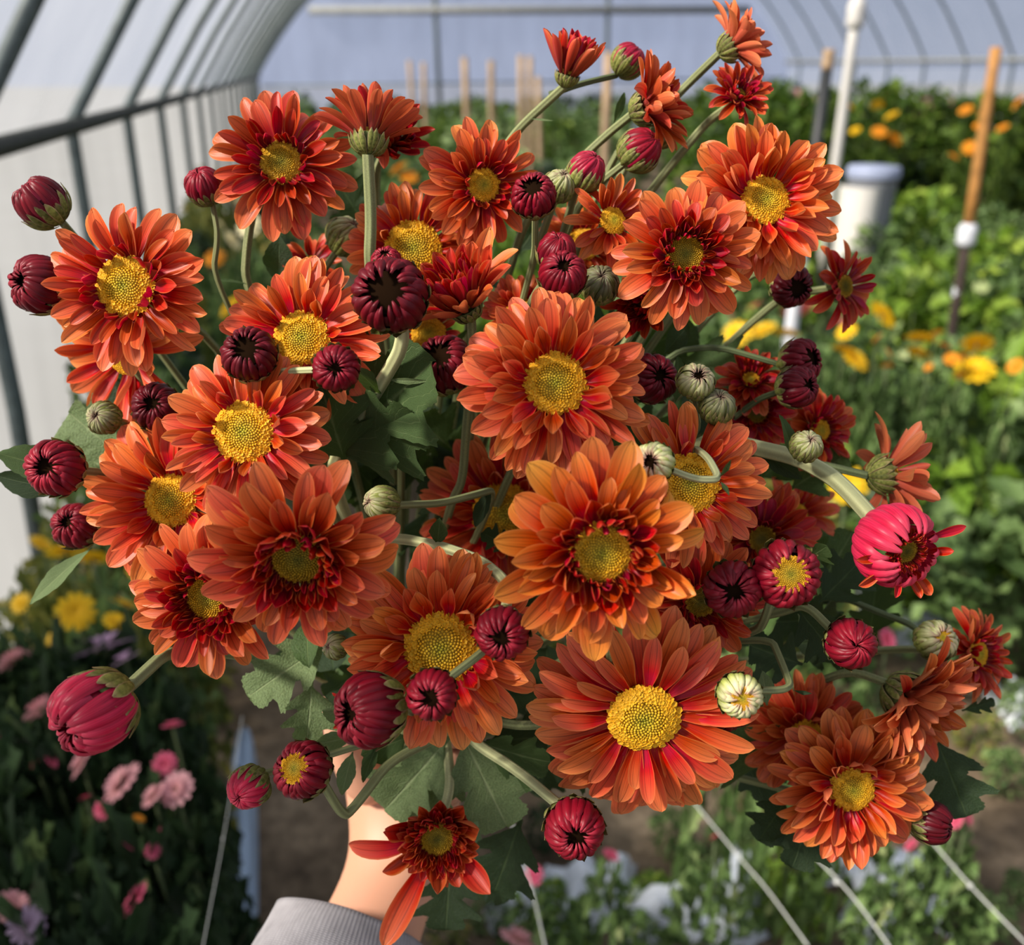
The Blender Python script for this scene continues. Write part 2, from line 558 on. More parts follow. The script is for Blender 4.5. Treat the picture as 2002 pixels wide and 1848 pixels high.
FM = {
    'dark': [foliage_mesh('bed_foliage_dark', 230, 11 + i, FOL_DARK, .17, .52) for i in range(3)],
    'mid': [foliage_mesh('bed_foliage_mid', 230, 21 + i, FOL_MID, .17, .52) for i in range(3)],
    'bright': [foliage_mesh('bed_foliage_bright', 200, 31 + i, FOL_BRIGHT, .22, .55) for i in range(2)],
    'hedge': [foliage_mesh('hedge_foliage', 420, 41 + i, FOL_HEDGE, .12, .5, .6) for i in range(3)],
    'yellow': [foliage_mesh('yellowing_foliage', 220, 51 + i, FOL_YEL, .16, .52) for i in range(2)],
}
M_BEDSTEM = plain('bed_stem', (.06, .085, .03), .7)
BEDSTEM = tube('bed_stem', [Vector((0, 0, 0)), Vector((.02, .01, .5)), Vector((0, 0, 1))], .0045, .003, 6, M_BEDSTEM)


def bed_plant(x, y, hgt, wid, kind, label, group, name='bedding_plant', z0=0.0):
    root = empty(name)
    root.location = (x, y, z0)
    tag(root, label, 'plant', group)
    f = link('foliage', random.choice(FM[kind]), root)
    f.scale = (wid, wid, hgt)
    f.rotation_euler = (0, 0, random.uniform(0, 6.28))
    s = link('stem', BEDSTEM, root)
    s.scale = (1, 1, hgt * .9)
    return root


def head_mesh(name, n, rows, mat, flat=.35):
    """a small many-petalled bloom of the beds"""
    vs, fs, uv = [], [], []
    rg = random.Random(name)
    for r in range(rows):
        L = 1 - r * .26
        el = R(8 + 70 * r / max(1, rows)) * (1.6 * flat + .4)
        for i in range(n):
            a = 2 * pi * (i + r * .5 + rg.uniform(-.15, .15)) / n
            wd = pi / n * 1.15
            b = len(vs)
            for (t, q) in ((.12, .35), (.6, 1.0), (.9, .75), (1.0, .15)):
                rad = L * t
                for sgn in (-1, 1):
                    aa = a + sgn * wd * q * (.75 if t > .8 else 1)
                    vs.append((rad * cos(el) * cos(aa), rad * cos(el) * sin(aa), rad * sin(el) - .12 * t * t)); uv.append((t, rg.random()))
            for q in range(3):
                fs.append((b + q * 2, b + q * 2 + 1, b + q * 2 + 3, b + q * 2 + 2))
    return mesh(name, vs, fs, mat, True, uv)


def bloom_mat(name, c1, c2):
    t = NT(name)
    uvv, u, v = t.uv()
    return t.leafy(t.mix(u, (*c1, 1), (*c2, 1)), .5, .25, .3)


HEADS = {
    'yellow': head_mesh('yellow_bloom', 13, 4, bloom_mat('yellow_bloom', (.72, .40, .01), (.86, .56, .015))),
    'orange': head_mesh('orange_bloom', 12, 4, bloom_mat('orange_bloom', (.62, .20, .01), (.82, .33, .02))),
    'pink': head_mesh('pink_bloom', 13, 2, bloom_mat('pink_bloom', (.60, .26, .24), (.72, .36, .40))),
    'hot': head_mesh('hot_pink_bloom', 12, 3, bloom_mat('hot_pink_bloom', (.55, .06, .12), (.72, .14, .24))),
    'lilac': head_mesh('lilac_bloom', 14, 2, bloom_mat('lilac_bloom', (.48, .32, .44), (.60, .44, .60))),
    'coral': head_mesh('coral_bloom', 12, 3, bloom_mat('coral_bloom', (.60, .13, .10), (.70, .25, .20))),
    'cream': head_mesh('cream_bloom', 12, 3, bloom_mat('cream_bloom', (.62, .52, .26), (.74, .68, .42))),
}


def bloom_plant(px, py, d, wpx, kind, fol, label, group, name, tiltx=0.0):
    p = on_plane(px, py, 2, -d) if d < 0 else at(px, py, d)
    rad = wpx / 2 * (p - EYE).dot(FWD) / FPX
    root = empty(name)
    root.location = (p.x, p.y, 0)
    tag(root, label, 'plant', group)
    h = link('flower_head', HEADS[kind], root)
    h.location = (0, 0, p.z)
    h.scale = (rad * 1.3, rad * 1.3, rad * 1.45)
    h.rotation_euler = (R(random.uniform(25, 58)) + tiltx, R(random.uniform(-18, 18)), random.uniform(0, 6))
    s = link('stem', BEDSTEM, root)
    s.scale = (.7, .7, p.z)
    f = link('foliage', random.choice(FM[fol]), root)
    f.scale = (.12, .12, max(.1, p.z * .84))
    f.rotation_euler = (0, 0, random.uniform(0, 6))
    return root


# --- bed along the near film wall
G = 'leafy plants along the film side wall'
for j in range(20):
    for i in range(2):
        y = 1.25 + j * .27 + random.uniform(-.05, .05)
        x = -.58 + i * .16 + random.uniform(-.03, .03) + (.18 if y > 3.2 else 0) * i
        hg = random.uniform(.50, .62) if y < 2.2 else random.uniform(.62, .74) + .02 * y
        kd = random.choice(['mid', 'yellow', 'yellow'] if y < 2.2 else ['mid', 'yellow', 'mid', 'dark'])
        bed_plant(x, y, hg, random.uniform(.24, .30), kd, 'blurred light green plant in the bed along the film wall', 'light green plants along the film side wall')
for row, py in enumerate((1330, 1420, 1520, 1630, 1750, 1880)):
    for px in range(-40, 285, 52):
        p = on_plane(px + random.uniform(-20, 20) + 30 * (row % 2), py + random.uniform(-20, 20), 2, .64)
        if p.x < -.60: continue
        bed_plant(p.x, p.y, random.uniform(.62, .72), random.uniform(.13, .18), 'dark', 'dark bushy plant low in the bed beside the film wall', G)
# far greenery, row after row
for j in range(9):
    y = 7.4 + j * 1.5
    for i in range(int(11.6 / .78)):
        x = .05 + i * .80 + random.uniform(-.12, .12)
        if abs(x - .36 * y) < .25: continue
        bed_plant(x, y + random.uniform(-.3, .3), random.uniform(.75, 1.02), random.uniform(.66, .80), random.choice(['mid', 'mid', 'hedge', 'dark']),
                  'distant blurred green plant in the rows before the end wall', 'distant rows of green plants')
# beds to the right of the bouquet
for j in range(17):
    for i in range(11):
        y = 1.75 + j * .33 + random.uniform(-.07, .07)
        x = .62 + i * .36 + random.uniform(-.08, .08) + .02 * y
        if x > .72 * y + 1.0 or x < .12 * y + .2: continue
        hg = random.uniform(.42, .58) + min(.12, .03 * y)
        if abs(x - .60 * y) < .28 and 3.4 < y < 6: continue
        kd = random.choice(['mid', 'mid', 'mid', 'bright'] if y > 2.2 or x > 1.5 else ['mid', 'bright', 'yellow'])
        if 2.3 < y < 3.2 and x < 2.0: kd = random.choice(['dark', 'mid'])
        bed_plant(x, y, hg, random.uniform(.34, .46), kd, 'blurred leafy green plant in the bed beside the bouquet', 'green plants in the bed beside the bouquet')
# marigold hedge
for i in range(13):
    for j in range(2):
        x = 3.4 + i * .50 + random.uniform(-.1, .1)
        y = 7.0 + j * .7 + random.uniform(-.12, .12) + .05 * i
        bed_plant(x, y, random.uniform(1.18, 1.34), random.uniform(.75, .95), 'hedge', 'tall bright green marigold bush in the hedge before the side wall', 'bushes of the marigold hedge', 'marigold_bush')

# blooms that can be made out one by one
for (px, py, wp, lb) in ((1725, 615, 52, 'yellow marigold bloom just below the dark red star-like flower'), (1655, 648, 34, 'small yellow marigold bloom, topmost of three beside the black sleeved stake'),
                         (1648, 684, 40, 'yellow marigold bloom, middle of three beside the black sleeved stake'), (1672, 702, 50, 'yellow marigold bloom, lowest and largest of three beside the black stake'),
                         (1800, 662, 50, 'upper yellow marigold bloom of the pair midway between the two stakes'), (1797, 692, 44, 'lower yellow marigold bloom of the pair midway between the two stakes'),
                         (1910, 672, 50, 'upper yellow marigold bloom nearest the bamboo stake'), (1906, 722, 60, 'lower yellow marigold bloom nearest the bamboo stake'),
                         (1442, 652, 46, 'yellow bloom under the crimson-quilled flower, left of three in line'), (1490, 646, 50, 'yellow bloom under the crimson-quilled flower, middle of three in line'),
                         (1535, 652, 46, 'yellow bloom under the crimson-quilled flower, right of three in line'), (1657, 948, 64, 'yellow bloom close behind the stem of the salmon side-view flower'),
                         (1498, 862, 44, 'sliver of yellow bloom above the thick pale stem'), (1668, 602, 34, 'yellow bloom half hidden behind the dark red star-like flower')):
    bloom_plant(px, py, 2.55 if py < 800 else 1.25, wp, 'yellow', 'mid', lb, 'yellow marigolds beside the bouquet', 'yellow_marigold')
for (px, py, wp) in ((1716, 662, 26), (1737, 690, 22), (1831, 651, 20), (1862, 702, 26), (1846, 676, 22), (1884, 700, 22), (1735, 715, 18), (1985, 716, 28), (1815, 718, 16), (1875, 735, 18)):
    bloom_plant(px, py, 2.5, wp, 'orange', 'mid', 'small orange bloom among the yellow marigolds', 'small orange blooms among the marigolds', 'orange_marigold')
for (px, py, wp) in ((1478, 600, 40), (1520, 588, 34), (1556, 606, 48), (1582, 604, 36), (1424, 612, 36), (1650, 632, 22)):
    bloom_plant(px, py, 3.2, wp, 'coral', 'mid', 'coral pink bloom behind the yellow marigolds', 'coral blooms behind the marigolds', 'coral_zinnia')
for (px, py, wp, kd) in ((1719, 258, 22, 'orange'), (1748, 272, 22, 'orange'), (1743, 226, 22, 'yellow'), (1897, 289, 22, 'orange'), (1925, 220, 22, 'orange'), (1992, 200, 26, 'orange'),
                         (1888, 215, 20, 'orange'), (1865, 306, 18, 'orange'), (1660, 208, 20, 'yellow'), (1715, 205, 18, 'yellow'), (1913, 246, 14, 'orange'), (1672, 255, 16, 'yellow'), (1960, 250, 18, 'orange')):
    bloom_plant(px, py, 7.1, wp * 1.15, kd, 'hedge', 'tiny %s marigold bloom dotted on the tall hedge' % kd, '%s marigold blooms on the hedge' % kd, 'hedge_marigold')
for (px, py, wp) in ((1555, 192, 40), (1600, 196, 30), (1740, 200, 46), (1800, 214, 50), (1850, 212, 40)):
    bloom_plant(px, py, 8.0, wp, 'pink', 'hedge', 'faint pink bloom along the top of the hedge', 'pink blooms along the hedge top', 'pink_cosmos')
for (px, py, wp, kd, d) in ((82, 1387, 62, 'pink', 1.12), (160, 1492, 52, 'pink', 1.06), (238, 1532, 70, 'pink', 1.02), (300, 1555, 44, 'pink', 1.02), (345, 1543, 54, 'pink', 1.02), (322, 1495, 38, 'hot', 1.04),
                            (337, 1418, 34, 'hot', 1.1), (28, 1292, 56, 'pink', 1.25), (205, 1268, 90, 'lilac', 1.3), (245, 1290, 50, 'lilac', 1.28), (306, 1635, 28, 'hot', .98), (250, 1652, 26, 'hot', .98), (299, 1664, 24, 'hot', .98),
                            (20, 1775, 74, 'pink', .95), (52, 1810, 60, 'lilac', .95), (265, 1758, 54, 'hot', .94), (5, 1440, 30, 'hot', 1.1), (100, 1488, 26, 'hot', 1.06), (70, 1490, 22, 'coral', 1.06), (168, 1560, 24, 'hot', 1.02),
                            (198, 1584, 30, 'hot', 1.02), (272, 1600, 20, 'orange', 1.0)):
    bloom_plant(px, py, -.69, wp * 1.05, kd, 'dark', {'pink': 'pale pink bloom in the dark bed at the lower left', 'hot': 'small deep pink bloom in the dark lower bed', 'lilac': 'pale lilac bloom in the lower bed near the film wall',
                                            'coral': 'small coral bloom in the dark lower bed', 'orange': 'tiny orange bloom in the dark lower bed'}[kd], '%s blooms in the lower bed' % kd, kd.replace('hot', 'deep_pink') + '_aster')
for (px, py, wp) in ((148, 1196, 62), (245, 1184, 64), (128, 1078, 60), (180, 1092, 56), (272, 1108, 40), (80, 1062, 40), (330, 1130, 50), (40, 1180, 34), (225, 1215, 40), (105, 1250, 30)):
    bloom_plant(px, py, -.68, wp, 'yellow', 'yellow', 'yellow bloom blurred beneath the left edge of the bouquet', 'yellow blooms under the left edge', 'yellow_chrysanthemum')
for (px, py, wp) in ((487, 442, 40), (455, 470, 34), (545, 418, 34), (420, 505, 34), (470, 395, 26), (430, 440, 26), (450, 600, 44), (500, 640, 30), (780, 330, 36), (800, 345, 30)):
    bloom_plant(px, py, 3.0, wp, random.choice(['cream', 'yellow', 'cream', 'orange']), 'mid', 'pale bloom blurred between the tall stems and the film wall', 'pale blooms behind the tall stems', 'pale_chrysanthemum')

# low seedlings, mulch film and netting at the lower right
for (px, py, hg, wd, kd) in ((1000, 1700, .16, .16, 'mid'), (960, 1790, .15, .16, 'mid'), (1080, 1770, .14, .14, 'bright'), (1270, 1760, .14, .16, 'bright'), (1350, 1700, .16, .16, 'mid'),
                             (1420, 1660, .20, .20, 'mid'), (1470, 1620, .2, .2, 'yellow'), (1530, 1720, .22, .22, 'bright'), (1560, 1800, .20, .22, 'bright'), (1500, 1770, .2, .18, 'bright'), 
                             (1860, 1740, .12, .16, 'bright'), (1930, 1800, .14, .18, 'mid'), (1990, 1740, .12, .14, 'mid'), (1250, 1830, .14, .16, 'mid'),
                             (1120, 1845, .12, .14, 'bright'), (1850, 1640, .14, .16, 'mid'), (1960, 1520, .18, .22, 'mid'), (1900, 1450, .2, .22, 'yellow'), (1990, 1400, .22, .24, 'mid'),
                             (1310, 1640, .18, .18, 'mid'), (1130, 1650, .16, .16, 'mid'), (880, 1830, .16, .16, 'yellow'), (1060, 1640, .2, .16, 'dark'),
                             (1960, 1300, .3, .3, 'mid'), (1900, 1220, .34, .32, 'mid'), (1820, 1180, .34, .3, 'mid'), (2000, 1180, .4, .34, 'bright')):
    p = on_plane(px, py + 25, 2, 0.0)
    lb = {'mid': 'low leafy seedling between scraps of white mulch film', 'bright': 'low lime green seedling among the white mulch film', 'yellow': 'low yellowing seedling on the bare soil', 'dark': 'low dark seedling behind the hanging leaf'}[kd]
    bed_plant(p.x, p.y, hg * .58, wd * .43, kd, lb, 'seedlings at the lower right, ' + kd, 'seedling_plant')
for (px, py, wp, kd) in ((1042, 1712, 34, 'hot'), (1012, 1838, 64, 'pink'), (1195, 1672, 28, 'hot'), (1868, 1604, 30, 'hot'), (1892, 1600, 22, 'hot'), (1781, 1652, 26, 'hot'), (1398, 1638, 26, 'hot'), (1735, 1250, 40, 'hot')):
    bloom_plant(px, py, 1.35, wp, kd, 'mid', '%s bloom low among the seedlings at the lower right' % {'hot': 'deep pink', 'pink': 'pale pink'}[kd], '%s blooms among the seedlings' % kd, 'pink_seedling')

M_FILM = plain('mulch_film', (.66, .71, .78), .4, .5, .18, 6)
M_FILMB = plain('bluish_film', (.30, .40, .54), .4, .5, .2, 6)


def film_scrap(px, py, wpx, hpx, rot, label, z=0.0):
    c = on_plane(px, py, 2, z)
    e = on_plane(px + wpx * .62, py, 2, z)
    f = on_plane(px, py - hpx * .55, 2, z)
    a, b = (e - c).length, (f - c).length
    n = 12
    vs, fs = [], []
    rg = random.Random(px)
    for j in range(n + 1):
        for i in range(n + 1):
            u, v = i / n * 2 - 1, j / n * 2 - 1
            q = 1 + .35 * mnoise.noise(Vector((u * 1.4 + px, v * 1.4, 0)))
            hz = .055 * mnoise.noise(Vector((u * 2.1, v * 2.1 + py, 3.1))) + .012 * mnoise.noise(Vector((u * 6, v * 6, px)))
            vs.append((u * a * q, v * b * q, max(.002, hz + .085 * (1 - max(u * u, v * v)) ** .5)))
    for j in range(n):
        for i in range(n):
            k = j * (n + 1) + i
            fs.append((k, k + 1, k + n + 2, k + n + 1))
    o = link('mulch_film', mesh('mulch_film', vs, fs, M_FILM))
    o.location = c
    o.rotation_euler = (0, 0, R(rot) - R(12))
    return tag(o, label, 'plastic sheet', 'scraps of white mulch film')


for a in ((1160, 1765, 150, 90, 10, 'white mulch film scrap straight below the lowest round red bud'),
          (1440, 1745, 120, 80, 60, 'white mulch film scrap beneath the dark hanging leaf'),
          (1680, 1715, 140, 70, -30, 'white mulch film scrap under the lowest orange flower of the cluster'),
          (1790, 1750, 120, 80, -40, 'white mulch film scrap beside the knotted net line'),
          (1730, 1815, 110, 70, 20, 'white mulch film scrap near the bottom edge beside lime seedlings'),
          (1300, 1815, 150, 60, 0, 'white mulch film scrap at the bottom edge below the large drooping flower'),
          (1010, 1780, 90, 70, 15, 'white mulch film scrap nearest to the wrist'),
          (1430, 1830, 100, 60, 30, 'white mulch film scrap at the bottom edge left of lime seedlings'),
          (1755, 1215, 120, 80, 10, 'white film glimpsed between the pink opening flower and a red bud'),
          (1982, 1395, 50, 50, 0, 'white film at the right edge below the outermost flower')):
    film_scrap(*a)

# bluish film strip along the path edge
pl = [on_plane(x, y, 2, .10) for x, y in ((462, 1430), (440, 1560), (418, 1700), (395, 1860), (375, 2100))]
pr_ = [on_plane(x, y, 2, .10) for x, y in ((492, 1430), (493, 1560), (492, 1700), (488, 1860), (480, 2100))]
vs, fs = [], []
for a, b in zip(catmull(pl, 5), catmull(pr_, 5)):
    i0 = len(vs)
    for t, h in ((0, -.09), (.06, 0), (.3, .012), (.45, -.004), (.6, .010), (.85, .004), (1, -.02), (1.05, -.09)):
        q = a.lerp(b, t); vs.append((q.x, q.y, .10 + h + .006 * sin(q.y * 23 + t * 7)))
    if i0:
        for m in range(7): fs.append((i0 - 8 + m, i0 - 7 + m, i0 + m + 1, i0 + m))
o = link('film_strip', mesh('film_strip', vs, fs, M_FILMB))
tag(o, 'long bluish plastic film strip folded along the dark path', 'plastic sheet')

# pale net lines with knots
M_STRING = plain('net_string', (.46, .47, .44), .6, .3)


def net_line(pts, r, label, knots=()):
    P = [at(*p) for p in pts]
    root = empty('net_line')
    root.location = P[0]
    inv = Matrix.Translation(-P[0])
    link('string', tube('string', catmull(P, 6), r, sides=6, mat=M_STRING, inv=inv), root)
    for kx in knots:
        c = at(*kx) - P[0]
        M = Matrix.Translation(c)
        link('knot', lathe('knot', [(.0002, -r * 3), (r * 2.2, -r * 2), (r * 3, 0), (r * 2.2, r * 2), (.0002, r * 3)], 8, M_STRING, M), root)
    tag(root, label, 'string', 'net lines over the beds')


net_line([(474, 1400, 1.15), (440, 1620, 1.0), (395, 1860, .86)], .00045, 'thin taut net line above the bluish film strip', [(436, 1640, .99)])
net_line([(1440, 1500, 1.36), (1560, 1640, 1.25), (1660, 1745, 1.15), (1760, 1880, 1.05)], .0013, 'pale net line knotted left of the white mulch scraps', [(1636, 1725, 1.17)])
net_line([(1660, 1460, 1.42), (1800, 1620, 1.3), (1900, 1735, 1.2), (2040, 1880, 1.1)], .0013, 'pale net line knotted over bare soil at the lower right', [(1897, 1732, 1.2)])
net_line([(1300, 1500, 1.4), (1440, 1670, 1.3), (1500, 1740, 1.25), (1580, 1850, 1.15)], .0012, 'thin net line over the lime green seedlings')
net_line([(960, 1480, 1.3), (1010, 1640, 1.2), (1040, 1740, 1.15), (1070, 1870, 1.05)], .0012, 'thin net line right of the wrist')

# stakes and bin
M_BAMBOO = plain('bamboo', (.42, .20, .055), .55, .35, .35, 14)
M_BLACK = plain('black_sleeve', (.018, .020, .022), .5, .4)
M_DARKW = plain('dark_wood', (.050, .036, .030), .8, .2, .3, 20)
M_WHITE = plain('white_pvc', (.60, .58, .54), .45, .4, .06, 4)
M_CLOTH = plain('white_cloth', (.58, .60, .64), .8, .2, .12, 30)
M_TAN = plain('weathered_bamboo', (.34, .24, .15), .8, .2, .2, 12)
M_GREYBIN = plain('grey_bin', (.17, .18, .20), .5, .4, .1, 5)


def stake(name, top, px_bot, wpx, label, segs, extras=()):
    """segs: (fraction from the top, fraction, material, part name)"""
    T = at(*top)
    d = top[2]
    r = wpx / 2 * d / FPX
    lean = (px_bot - top[0]) / FPX * d
    B = Vector((T.x + lean * RIGHT.x, T.y + lean * RIGHT.y, 0))
    root = empty(name)
    root.location = B
    inv = Matrix.Translation(-B)
    for a, b, m, pn in segs:
        link(pn, tube(pn, [T.lerp(B, a + (b - a) * q / 4) for q in range(5)], r, r * 1.05, 10, m, inv), root)
    for (f, rr, ln, m, pn) in extras:
        c = T.lerp(B, f)
        M = Matrix.Translation(c - B)
        prof_ = [(.001, ln / 2), (rr * .7, ln * .45), (rr, ln * .2), (rr * .9, -ln * .1), (rr * 1.02, -ln * .3), (rr * .6, -ln * .5), (.001, -ln * .52)]
        link(pn, lathe(pn, prof_, 12, m, M), root)
    return tag(root, label, 'stake')


stake('bamboo_stake', (1948, 92, 3.0), 1985, 21, 'orange brown bamboo stake with knotted white cloth, near the right edge',
      [(0, .37, M_BAMBOO, 'cane'), (.37, 1, M_DARKW, 'lower_pole')], [(.385, .034, .085, M_CLOTH, 'cloth_knot'), (.47, .016, .24, M_CLOTH, 'cloth_tail')])
stake('sleeved_stake', (1622, 96, 2.6), 1608, 22, 'black sleeved stake with a bare wooden tip beside the white pipe',
      [(0, .035, M_TAN, 'wooden_tip'), (.03, 1, M_BLACK, 'sleeve')], [(.45, .022, .5, M_CLOTH, 'cloth_strip')])
stake('white_pipe', (1686, -60, 5.42), 1684, 20, 'tall white plastic pipe rising out of the grey bin', [(0, 1, M_WHITE, 'pipe')], [(.115, .055, .18, M_WHITE, 'coupling')])
for (px, py, wp, d, lb) in ((800, 118, 9, 11, 'thin tan stake in the distance, leftmost of the row before the end wall'), (828, 122, 9, 12, 'thin tan stake in the distance, second from the left of its row'),
                            (908, 112, 13, 9, 'tan bamboo stake in the distance just right of the dark end wall post'), (960, 118, 13, 9.4, 'tan bamboo stake in the distance above the dense orange-red flower'),
                            (1018, 108, 13, 9, 'tan bamboo stake in the distance, left one of a close pair'), (1036, 110, 12, 9.2, 'tan bamboo stake in the distance, right one of a close pair'),
                            (1190, 102, 19, 6.5, 'thick tan bamboo stake behind the two topmost stems'), (1052, 150, 12, 8, 'short tan stake in the distance beneath the cup-shaped flower')):
    stake('bamboo_stake', (px, py, d), px + random.uniform(-3, 12), wp, lb, [(0, 1, M_TAN, 'cane')])
c = at(1688, 470, 5.5)
root = empty('storage_bin'); root.location = (c.x, c.y, 0)
top = at(1688, 322, 5.5).z
rb = 47 * 5.5 / FPX
link('body', lathe('body', [(.001, 0), (rb * .8, 0), (rb * .86, top * .5), (rb * .97, top * .97), (rb, top), (rb * .93, top), (rb * .92, top * .9)], 24, M_GREYBIN), root)
link('lid', lathe('lid', [(rb * 1.04, top - .05), (rb * 1.05, top - .01), (rb * .98, top + .01), (.001, top + .015)], 24, plain('bin_lid', (.26, .30, .42), .5, .4)), root)
link('lit_side', lathe('lit_side', [(rb * .9, .1), (rb * .93, top * .5), (rb * 1.01, top * .9)], 24, M_WHITE, Matrix.Translation((-.062, .0, 0)) @ Matrix.Scale(.80, 4, (1, 0, 0))), root)  # white shell added as the sunlit left side of the bin
tag(root, 'tall round grey bin with pale added lit side at the foot of the white pipe', 'bin')

# ------------------------------------------------------------------ petals
WIDTH = [(0, .22), (.12, .36), (.3, .68), (.5, .94), (.65, 1.0), (.79, .92), (.89, .71), (.955, .45), (1, .08)]
VS = [0, .10, .22, .35, .48, .60, .71, .81, .89, .95, 1.0]
US = [-1, -.66, -.33, 0, .33, .66, 1]


def petal_mesh(name, wr, cup, t0, t1, seed, twist=.0, ridge=.048, wave=.03, tipcurl=0.0, notch=0.0):
    """a strap petal one unit long: angle of the midline goes t0 -> t1 (degrees), edges cupped upward"""
    rg = random.Random(seed)
    vs, uv, fs = [], [], []
    y = z = 0.0
    pv = 0.0
    ph = rg.uniform(0, 6)
    lean = rg.uniform(-.05, .05)
    for v in VS:
        a = R(t0 + (t1 - t0) * v + tipcurl * max(0, (v - .7) / .3) ** 2)
        y += cos(a) * (v - pv); z += sin(a) * (v - pv)
        pv = v
        hw = wr * .5 * interp(WIDTH, v)
        for u in US:
            c = cup * hw * (u * u) * (1.0 if v > .12 else 1.8)
            g = ridge * wr * (1 if abs(u) < .1 else (-1 if abs(u) < .5 else (.4 if abs(u) < .9 else 0))) * min(1, v * 3) * (1 - .3 * v)
            wv = wave * wr * sin(v * 7 + ph + u * 1.4) * abs(u)
            tw = R(twist * v)
            # roll of strongly cupped petals
            xx = u * hw * (1 - .22 * min(1.6, cup) * abs(u))
            lx, lz = xx * cos(tw) - (c + g + wv) * sin(tw), xx * sin(tw) + (c + g + wv) * cos(tw)
            yy = y - (notch * (1 - abs(abs(u) - .5) * 2) if v == 1.0 else 0)
            vs.append((lx + lean * v * v, yy - sin(a) * lz, z + cos(a) * lz))
            uv.append(((u + 1) / 2, v))
    n = len(US)
    for j in range(len(VS) - 1):
        for i in range(n - 1):
            k = j * n + i
            fs.append((k, k + 1, k + n + 1, k + n))
    return mesh(name, vs, fs, M_PETAL, True, uv)


PM = {
    'outer': [petal_mesh('petal_outer', w_, c_, a_, b_, i, t_) for i, (w_, c_, a_, b_, t_) in enumerate(
        ((.30, .34, 12, -22, 0), (.33, .26, 8, -12, 12), (.27, .50, 14, -30, -16), (.31, .20, 4, 6, 10), (.35, .38, 14, -24, -8), (.26, .30, 4, -40, 22), (.29, .6, 0, 18, -12)))],
    'mid': [petal_mesh('petal_mid', w_, c_, a_, b_, 20 + i, t_) for i, (w_, c_, a_, b_, t_) in enumerate(
        ((.33, .50, 8, 6, 0), (.37, .40, 4, -10, 12), (.30, .65, 6, 22, -14), (.39, .35, 10, -24, 8), (.33, .75, 2, 34, 0), (.28, .5, 12, -34, 18)))],
    'inner': [petal_mesh('petal_inner', w_, c_, a_, b_, 40 + i, t_) for i, (w_, c_, a_, b_, t_) in enumerate(
        ((.44, .8, 0, 30, 0), (.48, .7, -6, 44, 8), (.40, 1.0, 4, 16, -8), (.46, .9, -4, 60, 0)))],
    'quill': [petal_mesh('petal_quill', w_, c_, a_, b_, 60 + i, t_, .02) for i, (w_, c_, a_, b_, t_) in enumerate(
        ((.34, 1.4, -8, 34, 0), (.36, 1.3, -12, 50, 8), (.30, 1.5, 0, 22, -8), (.36, 1.2, -10, 66, 0)))],
    'droop': [petal_mesh('petal_droop', w_, c_, a_, b_, 80 + i, t_) for i, (w_, c_, a_, b_, t_) in enumerate(
        ((.30, .35, 18, -58, 0), (.33, .30, 10, -44, 10), (.28, .5, 14, -74, -12)))],
    'long': [petal_mesh('petal_long', w_, c_, a_, b_, 90 + i, t_) for i, (w_, c_, a_, b_, t_) in enumerate(
        ((.25, .40, 10, -18, 0), (.27, .30, 6, -26, 8), (.23, .55, 8, -10, -8), (.26, .35, 12, -34, 4)))],
    'cup': [petal_mesh('petal_cup', w_, c_, a_, b_, 110 + i, t_) for i, (w_, c_, a_, b_, t_) in enumerate(
        ((.30, .7, -12, 20, 0), (.27, .85, -8, 8, 6), (.32, .6, -16, 34, -6), (.28, .8, -4, -8, 0)))],
}


def disc_mesh(name, n, dome, seed, open_f):
    rg = random.Random(seed)
    vs, fs, uv = [], [], []

    def hz(r): return dome * (1 - r * r) - .25 * dome * math.exp(-(r / .25) ** 2)
    # body under the florets
    prof_ = [1.0, .85, .65, .45, .25, .08]
    b0 = len(vs)
    for r in [1.0] + prof_:
        for k in range(16):
            a = 2 * pi * k / 16
            vs.append((r * cos(a), r * sin(a), (hz(r) - .03) if not (r == 1.0 and len(vs) < 16) else -.25)); uv.append((r, .15))
    for j in range(len(prof_)):
        for k in range(16):
            a, b = j * 16 + k, j * 16 + (k + 1) % 16
            fs.append((a, b, b + 16, a + 16))
    fs.append(tuple(range(len(vs) - 16, len(vs))))
    for i in range(n):
        q = math.sqrt((i + .5) / n)
        th = i * 2.399963
        s = .043 * (1 if q < .55 else 1 + .45 * (q - .55) / .45) * rg.uniform(.85, 1.15)
        if q > 1 - open_f: s *= rg.uniform(1.0, 1.5)
        c = Vector((q * cos(th) * 1.03, q * sin(th) * 1.03, hz(q)))
        nrm = Vector((q * cos(th) * dome * 1.5 + rg.uniform(-.1, .1), q * sin(th) * dome * 1.5 + rg.uniform(-.1, .1), 1)).normalized()
        x = nrm.orthogonal().normalized(); y = nrm.cross(x)
        hgt = s * (1.5 if q > .55 else .9) * rg.uniform(.8, 1.3)
        b = len(vs)
        star = q > 1 - open_f
        rv = rg.uniform(.3, 1)
        for (rad, h_) in ((1.0, -.3), (1.1 if star else .85, .75)):
            for k in range(5):
                a = 2 * pi * k / 5 + i
                vs.append(c + x * (cos(a) * s * rad) + y * (sin(a) * s * rad) + nrm * (hgt * h_)); uv.append((min(1, q), rv if h_ > 0 else rv * .3))
        vs.append(c + nrm * (hgt * (.45 if star else 1.15))); uv.append((min(1, q), rv * (.25 if star else 1)))
        for k in range(5):
            k2 = (k + 1) % 5
            fs.append((b + k, b + k2, b + 5 + k2, b + 5 + k)); fs.append((b + 5 + k, b + 5 + k2, b + 10))
    return mesh(name, vs, fs, M_DISC, False, uv)


DISCS = {'full': [disc_mesh('disc_full', 430, .32, i, .36) for i in range(3)], 'flat': [disc_mesh('disc_flat', 340, .14, 9 + i, .12) for i in range(2)]}

